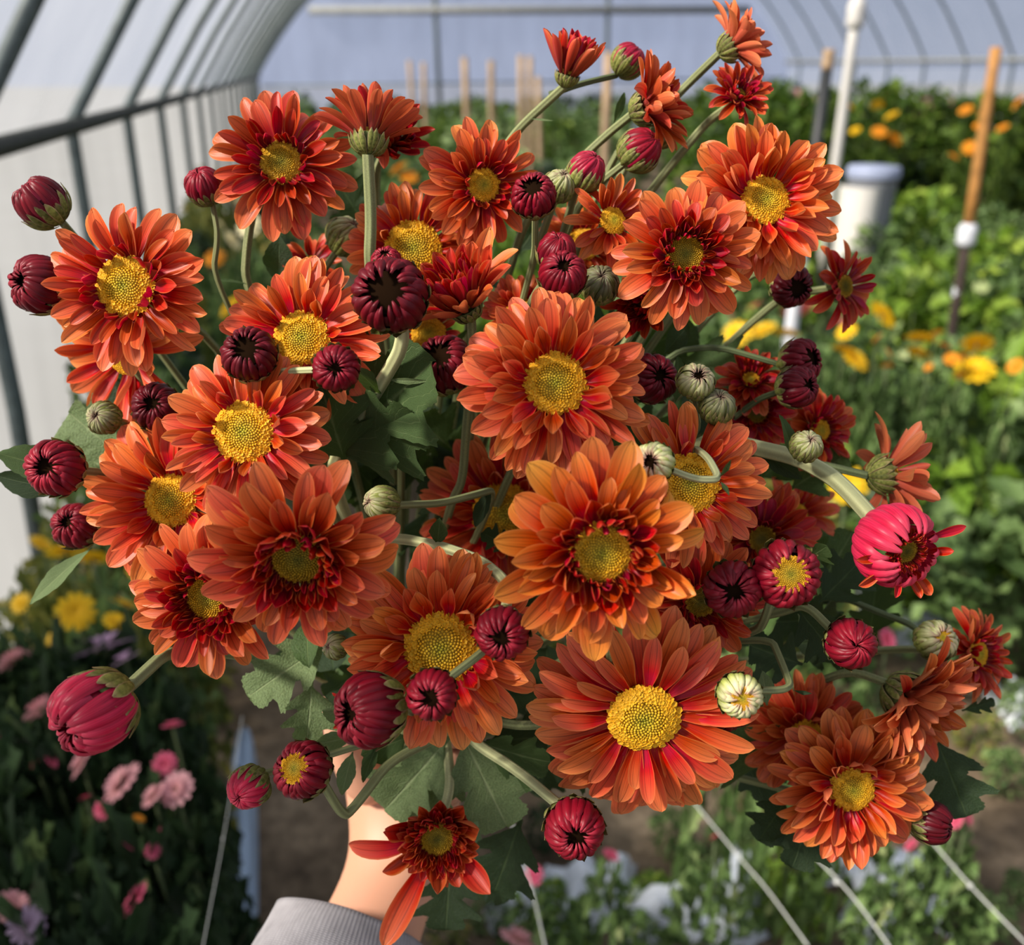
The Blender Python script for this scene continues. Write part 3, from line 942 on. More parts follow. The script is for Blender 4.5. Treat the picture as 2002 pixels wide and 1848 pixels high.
# ------------------------------------------------------------------ buds
def strip_mesh(name, n, ph0, ph1, mat, rho=1.0, bulge=.10, tipin=.16, swirl=0.0, point=.35, over=1.05, squash=1.0, seed=0):
    """one petal or bract lying on a globe, from polar angle ph0 to ph1"""
    rg = random.Random(seed)
    vs, uv, fs = [], [], []
    rows = 9
    us = (-1, -.5, 0, .5, 1)
    for j in range(rows + 1):
        v = j / rows
        ph = R(ph0 + (ph1 - ph0) * v)
        hw = pi / n * over * (1 if v < .65 else 1 - (1 - point) * ((v - .65) / .35) ** 1.6)
        rr = rho - tipin * max(0, (v - .78) / .22) ** 2
        for u in us:
            az = hw * u + swirl * v * v
            q = rr + bulge * (1 - u * u) * (.5 + .5 * sin(pi * min(1, v * 1.1))) - bulge * .5
            vs.append((q * sin(ph) * cos(az), q * sin(ph) * sin(az), q * cos(ph) * squash)); uv.append(((u + 1) / 2, v))
    for j in range(rows):
        for i in range(4):
            k = j * 5 + i
            fs.append((k, k + 1, k + 6, k + 5))
    return mesh(name, vs, fs, mat, True, uv)


BK = {}
for nm, m in (('red', M_BUD), ('pink', M_PINK), ('young', M_YOUNG)):
    BK[nm] = {
        'tight': ([strip_mesh('bud_petal_tight', 21, 128, 9 + 5 * q, m, 1.0, .085, .12, .30 + .15 * q, .35, 1.30) for q in range(3)], [strip_mesh('bud_petal_tight_in', 14, 75, 6, m, .95, .08, .20, .5)]),
        'mid': ([strip_mesh('bud_petal_mid', 21, 128, 22 + 7 * q, m, 1.0, .09, .15 + .05 * q, .10 + .14 * q, .42, 1.30) for q in range(3)], [strip_mesh('bud_petal_mid_in', 19, 85, 19 + 6 * q, m, .93, .09, .20, .15 + .15 * q, .4, 1.1) for q in range(2)]),
        'open': ([strip_mesh('bud_petal_open', 21, 128, 34 + 8 * q, m, 1.0, .10, .10 + .05 * q, .05 + .1 * q, .42, 1.30) for q in range(3)], [strip_mesh('bud_petal_open_in', 22, 85, 29 + 5 * q, m, .93, .10, .14, .1 + .1 * q, .4, 1.1) for q in range(2)]),
    }
BRACT = [strip_mesh('bract_low', 16, 170, 104, M_BRACT, 1.05, .05, -.03, 0, .12, 1.0), strip_mesh('bract_high', 17, 150, 88, M_BRACT, 1.06, .05, -.04, 0, .10, .92)]
BRACTG = [strip_mesh('bract_green_low', 15, 168, 80, M_BRACT, 1.05, .08, .0, 0, .15, .9), strip_mesh('bract_green_high', 16, 150, 60, M_BRACT, 1.06, .08, .03, 0, .12, .8)]
BOWL = lathe('calyx_bowl', [(.14, -1.06), (.45, -.91), (.76, -.62), (.92, -.30), (.95, -.12), (.90, -.06)], 16, M_CALYX)
PIT = lathe('bud_pit', [(.60, .34), (.42, .44), (.2, .48), (.001, .48)], 14, M_HOLE_SHADE)

CORE = {nm: lathe('bud_core_' + nm, [(.10, -.86), (.55, -.68), (.82, -.25), (.87, .05), (.80, .32), (.68, .40)], 16, m) for nm, m in (('red', M_BUD), ('pink', M_PINK), ('young', M_YOUNG))}

# ------------------------------------------------------------------ stems and leaves
def unproject(pts):
    return [at(*p) for p in pts]


def gather():
    return at(775 + random.uniform(-28, 28), 1480 + random.uniform(-20, 20), .505 + random.uniform(-.012, .012))


def chaikin(P, it=3):
    for _ in range(it):
        Q = [P[0]]
        for a, b in zip(P, P[1:]):
            Q += [a.lerp(b, .19), a.lerp(b, .81)]
        Q.append(P[-1]); P = Q
    return P


def stem_part(root, base, nrm, way, rad, mat, to_hand=True, bend=.035):
    inv = root.matrix_world.inverted()
    P = [base]
    if way:
        P += unproject(way)
    else:
        P.append(base - nrm * bend)
    if to_hand:
        g = gather()
        a = P[-1]
        P.append(a.lerp(g, .5) + FWD * .045 + Vector((0, 0, .01)))
        P.append(g)
        P.append(at(790 + random.uniform(-20, 20), 1640, .53))
    o = link('stem', tube('stem', chaikin([P[0]] + [q for q in P[1:] if (q - P[0]).length > .013]), rad * .92, rad * 1.1, 10, mat, inv, .05), root)
    return o


LEAFW = [(0, .03), (.10, .035), (.17, .16), (.26, .36), (.34, .43), (.385, .40), (.41, .22), (.46, .19), (.53, .36), (.61, .50), (.66, .46), (.69, .27), (.74, .22), (.80, .27), (.87, .25), (.93, .15), (.97, .08), (1, 0)]
LEAFN = [(0, .03), (.08, .05), (.25, .22), (.5, .36), (.75, .26), (.92, .10), (1, 0)]


def leaf_part(root, base, tip, width, mat=None, roll=0.0, bend=.12, fold=.25, shape=None, teeth=.02, name='leaf'):
    """leaf from base to tip (pixel, pixel, depth); roll turns its face away from the viewer"""
    A, B = at(*base), at(*tip)
    Lg = (B - A).length
    y = (B - A).normalized()
    z = (-FWD - y * (-FWD).dot(y)).normalized()
    z = Matrix.Rotation(R(roll), 3, y) @ z
    x = y.cross(z)
    inv = root.matrix_world.inverted()
    keys = shape or LEAFW
    n = 44 if keys is LEAFW else 16
    us = (-1, -.6, -.25, 0, .25, .6, 1)
    vs, fs, uv = [], [], []
    rg = random.Random(int(base[0] * 7 + base[1]))
    ph = rg.uniform(0, 6)
    for j in range(n + 1):
        v = j / n
        hw = interp(keys, v)
        if j % 2 and .15 < v < .97: hw += teeth
        for u in us:
            yy = v + .34 * abs(u) * hw * (1 if keys is LEAFW else .2)
            xx = u * hw * width
            zz = abs(u) * hw * width * fold - bend * (v - .3) ** 2 + .035 * sin(v * 9 + ph + u * 2) * abs(u) * width
            p = A + y * (yy * Lg * .93) + x * (xx * Lg) + z * (zz * Lg)
            vs.append(inv @ p); uv.append(((u + 1) / 2, v))
    m_ = len(us)
    for j in range(n):
        for i in range(m_ - 1):
            k = j * m_ + i
            fs.append((k, k + 1, k + m_ + 1, k + m_))
    return link(name, mesh('leaf', vs, fs, mat or M_LEAF, True, uv), root)


ITEMS = {}
# rows: count, start radius, length, elevation, height, petal kind, redness added, spread of length
ROWS = {
    'open': [(19, .20, .80, 2, -.10, 'outer', 0, .08), (18, .20, .76, 11, -.06, 'outer', .02, .10), (14, .20, .60, 22, -.02, 'mid', .08, .14), (7, .22, .40, 34, .0, 'inner', .25, .2)],
    'lush': [(20, .20, .80, 0, -.12, 'outer', 0, .08), (20, .20, .76, 9, -.08, 'mid', .0, .10), (18, .20, .64, 19, -.04, 'mid', .04, .14), (13, .20, .48, 32, .0, 'inner', .10, .2)],
    'semi': [(13, .18, .84, 3, -.10, 'outer', 0, .08), (12, .18, .74, 12, -.06, 'mid', .10, .10), (15, .18, .54, 22, -.02, 'mid', .40, .12), (18, .19, .40, 34, .0, 'inner', .75, .15), (22, .19, .29, 48, .02, 'quill', .9, .12), (18, .17, .20, 70, .04, 'quill', 1.0, .1)],
    'dense': [(15, .18, .82, 3, -.10, 'outer', 0, .08), (15, .18, .72, 13, -.06, 'mid', .15, .10), (15, .18, .50, 28, -.02, 'mid', .5, .15), (16, .18, .32, 46, .0, 'inner', .85, .2)],
    'long': [(22, .24, .80, 0, -.10, 'long', 0, .08), (21, .24, .76, 8, -.06, 'long', .02, .10), (13, .24, .55, 16, -.02, 'long', .06, .2)],
    'half': [(10, .16, .92, 38, -.10, 'cup', .20, .12), (14, .16, .84, 58, -.06, 'cup', .55, .10), (16, .14, .74, 68, -.02, 'cup', .85, .1), (14, .12, .52, 70, .0, 'quill', 1.0, .1)],
    'side': [(14, .18, .86, 16, -.10, 'outer', 0, .10), (14, .18, .78, 30, -.06, 'mid', .10, .10), (12, .18, .66, 44, -.02, 'mid', .3, .12), (12, .18, .46, 56, .0, 'inner', .7, .15)],
    'button': [(22, .20, .40, 8, -.06, 'inner', .65, .1), (22, .20, .34, 22, -.02, 'inner', .75, .1), (22, .20, .28, 38, .0, 'quill', .85, .1), (22, .20, .21, 54, .02, 'quill', 1.0, .1)],
    'few': [(11, .18, .84, 6, -.10, 'outer', 0, .10), (10, .18, .72, 16, -.06, 'mid', .15, .12), (10, .18, .5, 30, 0, 'mid', .4, .15)],
}
GF = 'open chrysanthemums in the bouquet'
GB = 'chrysanthemum buds in the bouquet'


def put_petal(root, rg, cls, az, r0, L, el, z0, tone, tip, br, wid=1.0):
    o = bpy.data.objects.new('petal', rg.choice(PM[cls]))
    COL.objects.link(o)
    o.parent = root
    o.matrix_basis = (Matrix.Rotation(az, 4, 'Z') @ Matrix.Translation((0, r0, z0)) @ Matrix.Rotation(R(el), 4, 'X')
                      @ Matrix.Rotation(R(rg.uniform(-15, 15)), 4, 'Y') @ Matrix.Rotation(R(rg.uniform(-8, 8)), 4, 'Z')
                      @ Matrix.Diagonal((L * wid * rg.uniform(.95, 1.27), L, L, 1)))
    o.color = (min(1, max(0, tone)), min(1, max(0, tip)), br, 1)
    return o


def flower(key, x, y, r, d, n, kind, label, spin=0, tone=0.0, tip=.1, br=1.0, cup=0, calyx=0, stem=None, hand=True, extra=(), rd=None, olive=0.0, smat=None, srad=.0019, disc=None, wid=1.0, leaves=(), drop=0.0):
    rg = random.Random(key)
    nrm = camdir(n)
    root = empty('chrysanthemum')
    S = r * d / FPX
    root.matrix_world = frame(at(x, y, d), nrm, R(spin), S)
    tag(root, label, 'flower', GF)
    rows = ROWS[kind]
    rdd = (rd or (.29 if kind in ('open', 'lush', 'long') else .24)) * .92
    br = min(1.05, max(.90, br))  # lower values leave a little shade in the petal and disc colour
    for (cnt, r0, L, el, z0, cls, dt, sp) in rows:
        off = rg.uniform(0, 6.28)
        cnt = round(cnt * (1.12 if el < 40 else 1.0))
        ro = r0
        r0 = max(r0, rdd * (.86 if el < 24 else .97))
        L = L * (1 - r0) / (1 - ro) if el < 24 else L
        for i in range(cnt):
            if drop and rg.random() < drop: continue
            az = off + 2 * pi * (i + rg.uniform(-.34, .34)) / cnt
            c = cls
            if cls == 'outer' and rg.random() < .12: c = 'droop'
            put_petal(root, rg, c, az, r0, L * (1 - sp * rg.random() + sp * .3), el + cup + rg.uniform(-8, 9), z0, tone + dt + rg.uniform(-.06, .08), tip + rg.uniform(-.1, .15), br * rg.uniform(.9, 1.08), wid)
    for (az, L, el, cls, tn, *wd) in extra:
        put_petal(root, rg, cls, R(az - 90 - spin), .2, L, el, -.05, tn, tip, br, wd[0] if wd else 1.0)
    dm = disc or ('full' if kind in ('open', 'lush', 'long', 'few') else 'flat')
    o = link('disc', rg.choice(DISCS[dm]), root)
    o.matrix_basis = Matrix.Translation((0, 0, .0)) @ Matrix.Rotation(rg.uniform(0, 6), 4, 'Z') @ Matrix.Diagonal((rdd, rdd, rdd, 1))
    o.color = (olive, 0, br, 1)
    cs = (.27 if kind != 'half' else .24) * (1.10 if calyx else 1)
    ob = link('calyx', BOWL, root)
    ob.matrix_basis = Matrix.Translation((0, 0, -.06)) @ Matrix.Scale(cs, 4)
    if calyx:
        for q in range(2):
            cnt = 15 + q
            for i in range(cnt):
                b = link('bract', BRACT[q], ob)
                b.matrix_basis = Matrix.Rotation(2 * pi * (i + .5 * q) / cnt + rg.uniform(-.08, .08), 4, 'Z') @ Matrix.Scale(rg.uniform(.97, 1.10), 4)
    base = root.matrix_world @ Vector((0, 0, -.06 - cs * 1.0))
    stem_part(root, base, nrm, stem, srad, smat or M_STEM, hand)
    ITEMS[key] = root
    for lf in leaves: leaf_part(root, *lf)
    return root


def bud(key, x, y, r, d, n, kind, label, mat='red', br=1.0, stem=None, hand=True, spin=0, high=0, smat=None, srad=.0017, disc=False, extra=(), leaves=(), long=1.0, green=False):
    rg = random.Random(key)
    nrm = camdir(n)
    root = empty('chrysanthemum_bud')
    S = r * d / FPX
    root.matrix_world = frame(at(x, y, d), nrm, R(spin) + rg.uniform(0, 6), S)
    tag(root, label, 'flower bud', GB)
    outer, inner = BK[mat][kind]
    sq = Matrix.Diagonal((1, 1, long, 1))
    for mes, cnt in ((outer, 21), (inner, 18)):
        off = rg.uniform(0, 6)
        for i in range(cnt):
            o = link('petal', rg.choice(mes), root)
            o.matrix_basis = Matrix.Rotation(off + 2 * pi * (i + rg.uniform(-.28, .28)) / cnt, 4, 'Z') @ Matrix.Rotation(R(rg.uniform(-6, 6)), 4, 'Y') @ Matrix.Scale(rg.uniform(.965, 1.04), 4) @ sq
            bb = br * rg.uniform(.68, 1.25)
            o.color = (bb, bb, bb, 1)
    co_ = link('core', CORE[mat], root)
    co_.matrix_basis = sq
    co_.color = (br * .5, br * .5, br * .5, 1)
    if disc:
        o = link('disc', DISCS['flat'][0], root)
        o.matrix_basis = Matrix.Translation((0, 0, .60 * long)) @ Matrix.Scale(.52, 4)
        o.color = (.35 if disc is True else disc, 0, .9, 1)
    else:
        link('heart', PIT, root).matrix_basis = sq  # black dome added for the shaded hollow between the petal tips
    cal = link('calyx', BOWL, root)
    for q in range(2):
        cnt = (16, 17)[q]
        bs = BRACTG if green else BRACT
        for i in range(cnt):
            b = link('bract', bs[q], cal)
            b.matrix_basis = Matrix.Rotation(2 * pi * (i + .5 * q) / cnt + rg.uniform(-.08, .08), 4, 'Z') @ Matrix.Rotation(R(rg.uniform(-7, 7)), 4, 'Y') @ Matrix.Scale(rg.uniform(.96, 1.07), 4)
    for (az, L, el, cls, tn, *wd) in extra:
        put_petal(root, rg, cls, R(az - 90) - math.atan2((root.matrix_world.to_3x3() @ Vector((1, 0, 0))).dot(UP), (root.matrix_world.to_3x3() @ Vector((1, 0, 0))).dot(RIGHT)), .75, L, el, .2, tn, .05, 1.0, wd[0] if wd else 1.0)
    base = root.matrix_world @ Vector((0, 0, -1.05))
    stem_part(root, base, nrm, stem, srad, smat or M_STEM, hand)
    ITEMS[key] = root
    for lf in leaves: leaf_part(root, *lf)
    return root


# ------------------------------------------------------------------ the flowers, roughly from front to back
flower('hero', 1175, 1080, 222, .300, (.06, -.16, 1), 'semi', 'nearest orange flower with yellow-tipped petals and a crimson ring around its disc', spin=10, tone=.02, tip=.85, olive=.12, rd=.29, disc='full', wid=1.12,
       stem=[(1200, 1290, .335), (1170, 1370, .35), (1090, 1415, .365), (1000, 1420, .39)])
flower('centre', 1085, 750, 202, .325, (.06, .03, 1), 'lush', 'large round orange flower with golden disc at the middle of the bouquet', tone=.04, tip=.12, rd=.31, spin=40)
flower('tilted', 583, 1092, 212, .310, (.05, -.42, .9), 'semi', 'red-orange flower tilted downward with a narrow olive disc and rolled red inner petals', tone=.16, tip=.15, olive=.75, rd=.27, wid=1.15, spin=15,
       stem=[(640, 990, .345), (625, 950, .36)])
flower('crimson_left', 408, 1168, 172, .335, (-.12, -.10, 1), 'semi', 'red flower with olive-yellow disc, partly behind the tilted red-orange flower', tone=.20, tip=.1, olive=.35, rd=.27, spin=30, wid=1.1)
flower('left_disc', 478, 845, 175, .340, (-.06, .04, 1), 'open', 'orange flower with wide lime-yellow disc, left of the pair of big green leaves', tone=.12, tip=.1, rd=.35, spin=5)
flower('far_left', 246, 560, 178, .350, (-.10, -.10, 1), 'dense', 'big orange flower at the upper left with dark maroon petals below its disc', tone=.12, tip=.22, rd=.34, spin=60, disc='full', olive=.05,
       stem=[(232, 660, .385), (250, 700, .39), (285, 750, .40)])
flower('lime', 590, 662, 172, .355, (0, .10, 1), 'open', 'orange flower with lime-green centred disc below the tall bare stem', tone=.10, tip=.2, rd=.32, spin=20)
flower('peach', 862, 1268, 208, .335, (0, .05, 1), 'lush', 'peach-orange flower with rough golden disc, crossed by a bud stem', tone=0, tip=.25, rd=.35, spin=70)
flower('droopy', 1258, 1402, 226, .340, (-.03, -.34, 1), 'long', 'large flower with long drooping salmon petals and a green-centred disc', tone=.06, tip=.15, rd=.32, spin=0, wid=1.12, extra=[(q, 1.04, -4 - (q % 3) * 4, 'long', .04, 1.1) for q in (226, 240, 252, 261, 273, 284, 295, 308)])
flower('behind_hero', 1348, 945, 170, .345, (.08, .10, 1), 'open', 'orange flower with bright yellow disc crossed by a pale bud stem', tone=.12, tip=.2, rd=.35, spin=45)
flower('maroon_edge', 1340, 497, 150, .345, (-.02, -.06, 1), 'semi', 'red-orange flower with ring of crimson quills, upper right of the middle', tone=.18, tip=.3, olive=.6, rd=.26, spin=33, wid=1.1)
flower('top_right', 1495, 392, 168, .370, (.08, .03, 1), 'lush', 'light orange flower with lemon disc at the upper right of the bouquet', tone=0, tip=.35, rd=.29, spin=80)
flower('left_back', 335, 978, 190, .375, (-.10, .02, 1), 'open', 'orange flower with yellow disc half covered, beside the round bud on the left', tone=.10, tip=.2, rd=.28, spin=12)
flower('hanging', 236, 690, 185, .395, (-.45, -.45, .75), 'few', 'pale orange petals hanging under the big upper left flower', tone=0, tip=.3, rd=.25, spin=0)
flower('top_left', 550, 318, 152, .370, (.12, -.06, 1), 'dense', 'dark orange-red flower with pointed petals at the top left, on a pale stem', tone=.30, tip=.1, olive=.45, rd=.27, disc='full', spin=25, br=.92,
       stem=[(500, 385, .40), (484, 470, .405), (478, 560, .41)])
flower('backview', 722, 262, 118, .360, (.04, .97, -.12), 'side', 'flower seen from behind with green calyx on top of the tall bare stem', tone=.55, tip=.1, cup=20, calyx=1, rd=.22, disc='flat', olive=.8, srad=.0024, hand=True,
       stem=[(716, 350, .366), (726, 430, .368), (722, 520, .372)], smat=M_STEM)
flower('behind_backview', 762, 270, 90, .385, (.3, .1, .9), 'half', 'small red flower hiding behind the one seen from behind', tone=.5, tip=.05, br=.8, rd=.2, olive=1)
flower('upper', 945, 362, 132, .375, (.26, -.20, .95), 'dense', 'dense orange-red flower with small yellow disc near the top middle', tone=.14, tip=.2, rd=.25, disc='full', spin=50)
flower('golden', 808, 487, 140, .390, (.08, -.04, 1), 'open', 'soft orange flower with big golden disc behind the tall bare stem', tone=.08, tip=.15, rd=.40, spin=18, br=.95)
flower('twisted', 1198, 432, 100, .375, (.35, .1, .9), 'few', 'small twisted orange flower between two round buds and the crimson-quilled flower', tone=.2, tip=.35, rd=.28, spin=0)
flower('side_red', 1272, 208, 112, .385, (.82, .22, .42), 'side', 'red flower in side view on a slanting stem near the top', tone=.38, tip=.15, cup=10, calyx=1, rd=.2, disc='flat', olive=1, spin=0,
       stem=[(1185, 265, .40), (1100, 345, .41), (1010, 450, .42)])
flower('dark_top', 1444, 185, 74, .395, (.22, .30, .9), 'dense', 'small dark red flower just above the light orange upper right flower', tone=.55, tip=.2, cup=12, rd=.22, disc='flat', olive=1, br=.9,
       stem=[(1380, 240, .41), (1290, 350, .42), (1200, 470, .43)])
flower('topmost', 1437, 88, 92, .400, (.80, .40, .15), 'side', 'topmost orange flower in side view cut by the upper edge', tone=.12, tip=.2, cup=4, calyx=1, rd=.2, disc='flat', olive=1,
       stem=[(1390, 130, .41), (1345, 165, .42), (1240, 270, .43)])
flower('cup_top', 1112, 138, 92, .385, (.26, .80, .5), 'half', 'cup-shaped half open red flower at the top middle on a curved stem', tone=.40, tip=.1, cup=14, calyx=1, rd=.2, olive=1,
       stem=[(1075, 190, .392), (1020, 245, .40), (985, 290, .405), (950, 420, .42)])
flower('tubes', 905, 590, 126, .350, (-.38, .62, .7), 'half', 'half open red flower of upright tubular petals left of the middle flower', tone=.25, tip=.2, cup=0, calyx=1, rd=.2, olive=1,
       stem=[(925, 700, .365), (912, 830, .385), (905, 940, .40), (880, 985, .41)], extra=[(20, 1.0, 25, 'outer', .05), (60, 1.1, 25, 'outer', 0), (95, 1.0, 30, 'outer', .05)])
flower('under_quill', 1262, 590, 90, .375, (-.45, -.35, .8), 'half', 'half open red flower tucked under the crimson-quilled flower', tone=.45, tip=.1, calyx=1, rd=.2, olive=1)
flower('shaded', 985, 1005, 175, .430, (.05, -.05, 1), 'open', 'orange flower deep in shade behind the two front flowers', tone=.10, tip=.1, rd=.36, br=.8)
flower('below_hero', 1370, 1175, 140, .350, (.12, -.15, 1), 'dense', 'red flower peeping out below the nearest yellow-tipped flower', tone=.32, tip=.15, rd=.24, disc='flat', olive=.8)
flower('lower_right', 1665, 1542, 162, .385, (0, -.08, 1), 'lush', 'lowest flower of the right cluster, burnt orange with golden disc', tone=.16, tip=.3, rd=.28, spin=22, br=.86)
flower('right_side', 1785, 1372, 158, .390, (.58, -.46, .62), 'lush', 'burnt orange flower in side view facing down to the right', tone=.22, tip=.25, cup=20, calyx=1, rd=.12, disc='flat', olive=.8, br=.84, stem=[(1660, 1310, .41), (1560, 1350, .43)])
flower('edge_right', 1912, 1278, 98, .420, (.48, .10, .85), 'dense', 'rightmost orange-red flower touching the right edge', tone=.28, tip=.2, rd=.28, disc='full', br=.84)
flower('dull', 1575, 1440, 130, .415, (.0, .0, 1), 'open', 'dark rusty flower behind the green-white bud at the lower right', tone=.35, tip=.05, rd=.26, br=.66)
flower('salmon_side', 1742, 928, 128, .400, (.95, .06, -.10), 'few', 'salmon flower in side view standing clear on the right on a thin stem', tone=.06, tip=.1, cup=10, calyx=1, rd=.2, br=.95, stem=[(1680, 925, .41), (1590, 905, .42), (1480, 900, .43)], smat=M_STEMD)
flower('right_star', 1652, 560, 92, .420, (.5, -.05, .8), 'few', 'small dark red star-like flower at the right below the light orange flower', tone=.55, tip=.1, rd=.24, disc='flat', olive=1, br=.85, calyx=1)
flower('dark_a', 1468, 742, 78, .415, (-.1, .4, .9), 'dense', 'dark rusty flower behind the two green buds', tone=.40, tip=.05, br=.72, rd=.22)
flower('dark_b', 1480, 806, 88, .420, (.1, -.1, 1), 'dense', 'dark red flower with deep olive disc below the two green buds', tone=.62, tip=.0, br=.65, rd=.25, disc='flat', olive=1)
flower('dark_c', 1603, 842, 92, .430, (.35, 0, .9), 'dense', 'dark red flower with mustard disc beside the small green bud on the right', tone=.45, tip=.05, br=.75, rd=.25, disc='full')
flower('dark_d', 1490, 1055, 130, .405, (.05, .1, 1), 'dense', 'dark red flower behind the open crimson bud with yellow heart', tone=.45, tip=.05, br=.75, rd=.22, disc='flat', olive=.9)
flower('far_salmon', 1560, 1005, 90, .470, (.2, .1, 1), 'few', 'dull salmon flower far behind beside the pale slanting stem', tone=.05, tip=.0, br=.7, rd=.22)
flower('back_yellow', 1140, 478, 95, .425, (.0, .1, 1), 'open', 'orange flower showing only a bit of yellow disc behind the crimson buds', tone=.08, tip=.2, br=.85, rd=.35)
flower('back_red', 610, 512, 66, .430, (.1, .3, .9), 'few', 'small red flower peeping out above the lime-centred flower', tone=.35, tip=.1, br=.9, rd=.2)
flower('back_gold', 838, 652, 62, .405, (0, .2, 1), 'few', 'sliver of golden disc between the large dark bud and the tubular flower', tone=.3, tip=.1, br=.9, rd=.55)
flower('back_mid', 1020, 610, 85, .400, (-.1, .2, 1), 'open', 'flower with yellow disc mostly hidden above the middle flower', tone=.2, tip=.1, br=.85, rd=.35)
flower('bottom', 855, 1640, 150, .385, (.05, -.10, 1), 'button', 'crimson flower low in front of the wrist with only a few opened petals', tone=.0, tip=.1, rd=.235, olive=.85, disc='flat', srad=.0022, calyx=1, smat=M_STEMP,
       stem=[(882, 1540, .40), (872, 1440, .42)],
       extra=[(186, .98, 8, 'outer', .30, 1.2), (168, .55, 12, 'inner', .8), (206, .62, 6, 'inner', .85), (152, .62, 10, 'inner', .85), (248, 1.42, -6, 'outer', .12, .75), (268, .55, 10, 'inner', .5, 1.2), (283, .45, 12, 'inner', .6), (322, .82, 8, 'inner', .35, .9),
              (300, .5, 10, 'inner', .5), (38, .62, 14, 'inner', .5, 1.3), (62, .58, 14, 'inner', .75, .9)])
flower('pink_open', 1772, 1078, 84, .335, (.30, -.28, .9), 'button', 'opening flower with hot pink outer petals at the end of the thick pale stem', tone=.75, tip=0, rd=.30, olive=1, disc='flat', srad=.0034, calyx=1, smat=M_STEMP, cup=-14,
       stem=[(1712, 1012, .345), (1640, 940, .36), (1560, 895, .375), (1460, 872, .39), (1380, 850, .41)], spin=10)
# outer hot pink petals wrapped around that flower
pk = ITEMS['pink_open']
rgk = random.Random(5)
for i in range(20):
    az = 2 * pi * i / 20
    o = link('petal', rgk.choice(BK['pink']['open'][0]), pk)
    o.matrix_basis = Matrix.Translation((0, 0, -.38)) @ Matrix.Rotation(az + rgk.uniform(-.08, .08), 4, 'Z') @ Matrix.Rotation(R(rgk.uniform(-2, 6)), 4, 'Y') @ Matrix.Scale(.98, 4)
    o.color = (1, 1, 1, 1)
for (az, L, el, c, tn) in ((25, 1.0, 12, 'outer', .75), (-10, .7, 6, 'inner', .8), (190, .7, -20, 'inner', .8), (215, .8, -25, 'inner', .75), (-75, .75, 0, 'inner', .8), (-60, .85, -5, 'inner', .7), (-100, .6, 5, 'inner', .8)):
    put_petal(pk, rgk, c, R(az - 90 - 10), .55, L, el, -.05, tn, 0, 1.15, .8)

# ------------------------------------------------------------------ the buds
bud('big_dark', 763, 578, 72, .325, (-.08, .05, 1), 'open', 'large dark crimson bud with round olive hollow on a thick pale stem', br=.62, srad=.0028, smat=M_STEMP, stem=[(790, 672, .345), (745, 750, .36), (690, 835, .375), (640, 930, .39)])
bud('crimson_small', 657, 720, 45, .320, (.12, -.08, 1), 'mid', 'round crimson bud on a short pale stem above two big leaves', stem=[(615, 716, .335), (550, 726, .342), (478, 733, .35)], srad=.0014, smat=M_STEMP)
bud('velvet', 487, 692, 52, .335, (.05, .25, .95), 'open', 'dark velvet bud tucked between the lime-centred and wide-disc flowers', br=.5)
bud('left_edge', 78, 557, 56, .360, (-.52, .12, .8), 'mid', 'dark crimson bud at the far left beside the big flower', br=.75, high=0, spin=0, stem=[(140, 590, .38), (180, 640, .40)])
bud('left_top', 82, 396, 47, .370, (-.52, .62, .5), 'mid', 'ragged maroon bud at the far left above the other', br=.7, long=1.12, stem=[(115, 430, .385), (160, 480, .40)], extra=[(140, .7, 50, 'cup', .95), (110, .5, 60, 'cup', .95)])
bud('lone_left', 399, 364, 36, .375, (-.18, .62, .75), 'tight', 'small round bud standing alone on a thin curved stem, upper left', br=1.1, srad=.0012, stem=[(413, 402, .38), (427, 460, .385), (415, 545, .395)], smat=M_STEM)
bud('left_low', 108, 915, 54, .350, (-.05, .05, 1), 'mid', 'round crimson bud at the left edge with green rim', br=1.1, stem=[(150, 925, .37), (215, 925, .385)])
bud('left_hidden', 148, 1028, 44, .390, (-.2, .3, .9), 'mid', 'small dark red bud half hidden behind the left orange flower', br=.8)
bud('big_left', 182, 1392, 78, .315, (-.50, -.38, .76), 'mid', 'large pink-red bud hanging at the lower left on a thick stem', mat='pink', br=.72, long=1.12, srad=.0024, smat=M_STEM, stem=[(262, 1330, .325), (345, 1258, .345)])
bud('tiny_brown', 203, 817, 31, .380, (-.2, .1, 1), 'tight', 'tiny brownish bud under the hanging pale orange petals', mat='young', br=.5, green=True)
bud('dark_left', 306, 796, 46, .375, (.05, .2, .95), 'mid', 'very dark bud left of the wide-disc flower', br=.45)
bud('over_peach', 982, 1238, 52, .310, (-.05, -.12, 1), 'mid', 'crimson bud with ragged green rim between the peach and nearest flowers', br=1.05, stem=[(1006, 1185, .325), (995, 1140, .335), (940, 1095, .345), (860, 1068, .36), (780, 1052, .372), (700, 1060, .39)], srad=.0021, smat=M_STEMP)
bud('on_peach', 845, 1358, 49, .305, (-.02, .02, 1), 'mid', 'crimson bud below the peach flower disc with a green stem to its upper right', br=1.1, srad=.0016, stem=[(895, 1325, .315), (945, 1275, .325), (990, 1230, .345)])
bud('sideways', 722, 1388, 70, .315, (-.68, .03, .72), 'mid', 'dark red bud lying sideways facing left below the peach flower', br=.85, long=1.05, stem=[(790, 1400, .335), (850, 1420, .36)], extra=[(160, .5, 40, 'cup', .9), (205, .5, 40, 'cup', .9)])
bud('yellow_heart', 592, 1505, 54, .335, (-.28, .36, .85), 'open', 'red bud with a yellow heart at the bottom left', br=.9, disc=.1, srad=.0019, stem=[(628, 1560, .35), (672, 1600, .36), (700, 1570, .365), (760, 1490, .38), (860, 1440, .40)], hand=False)
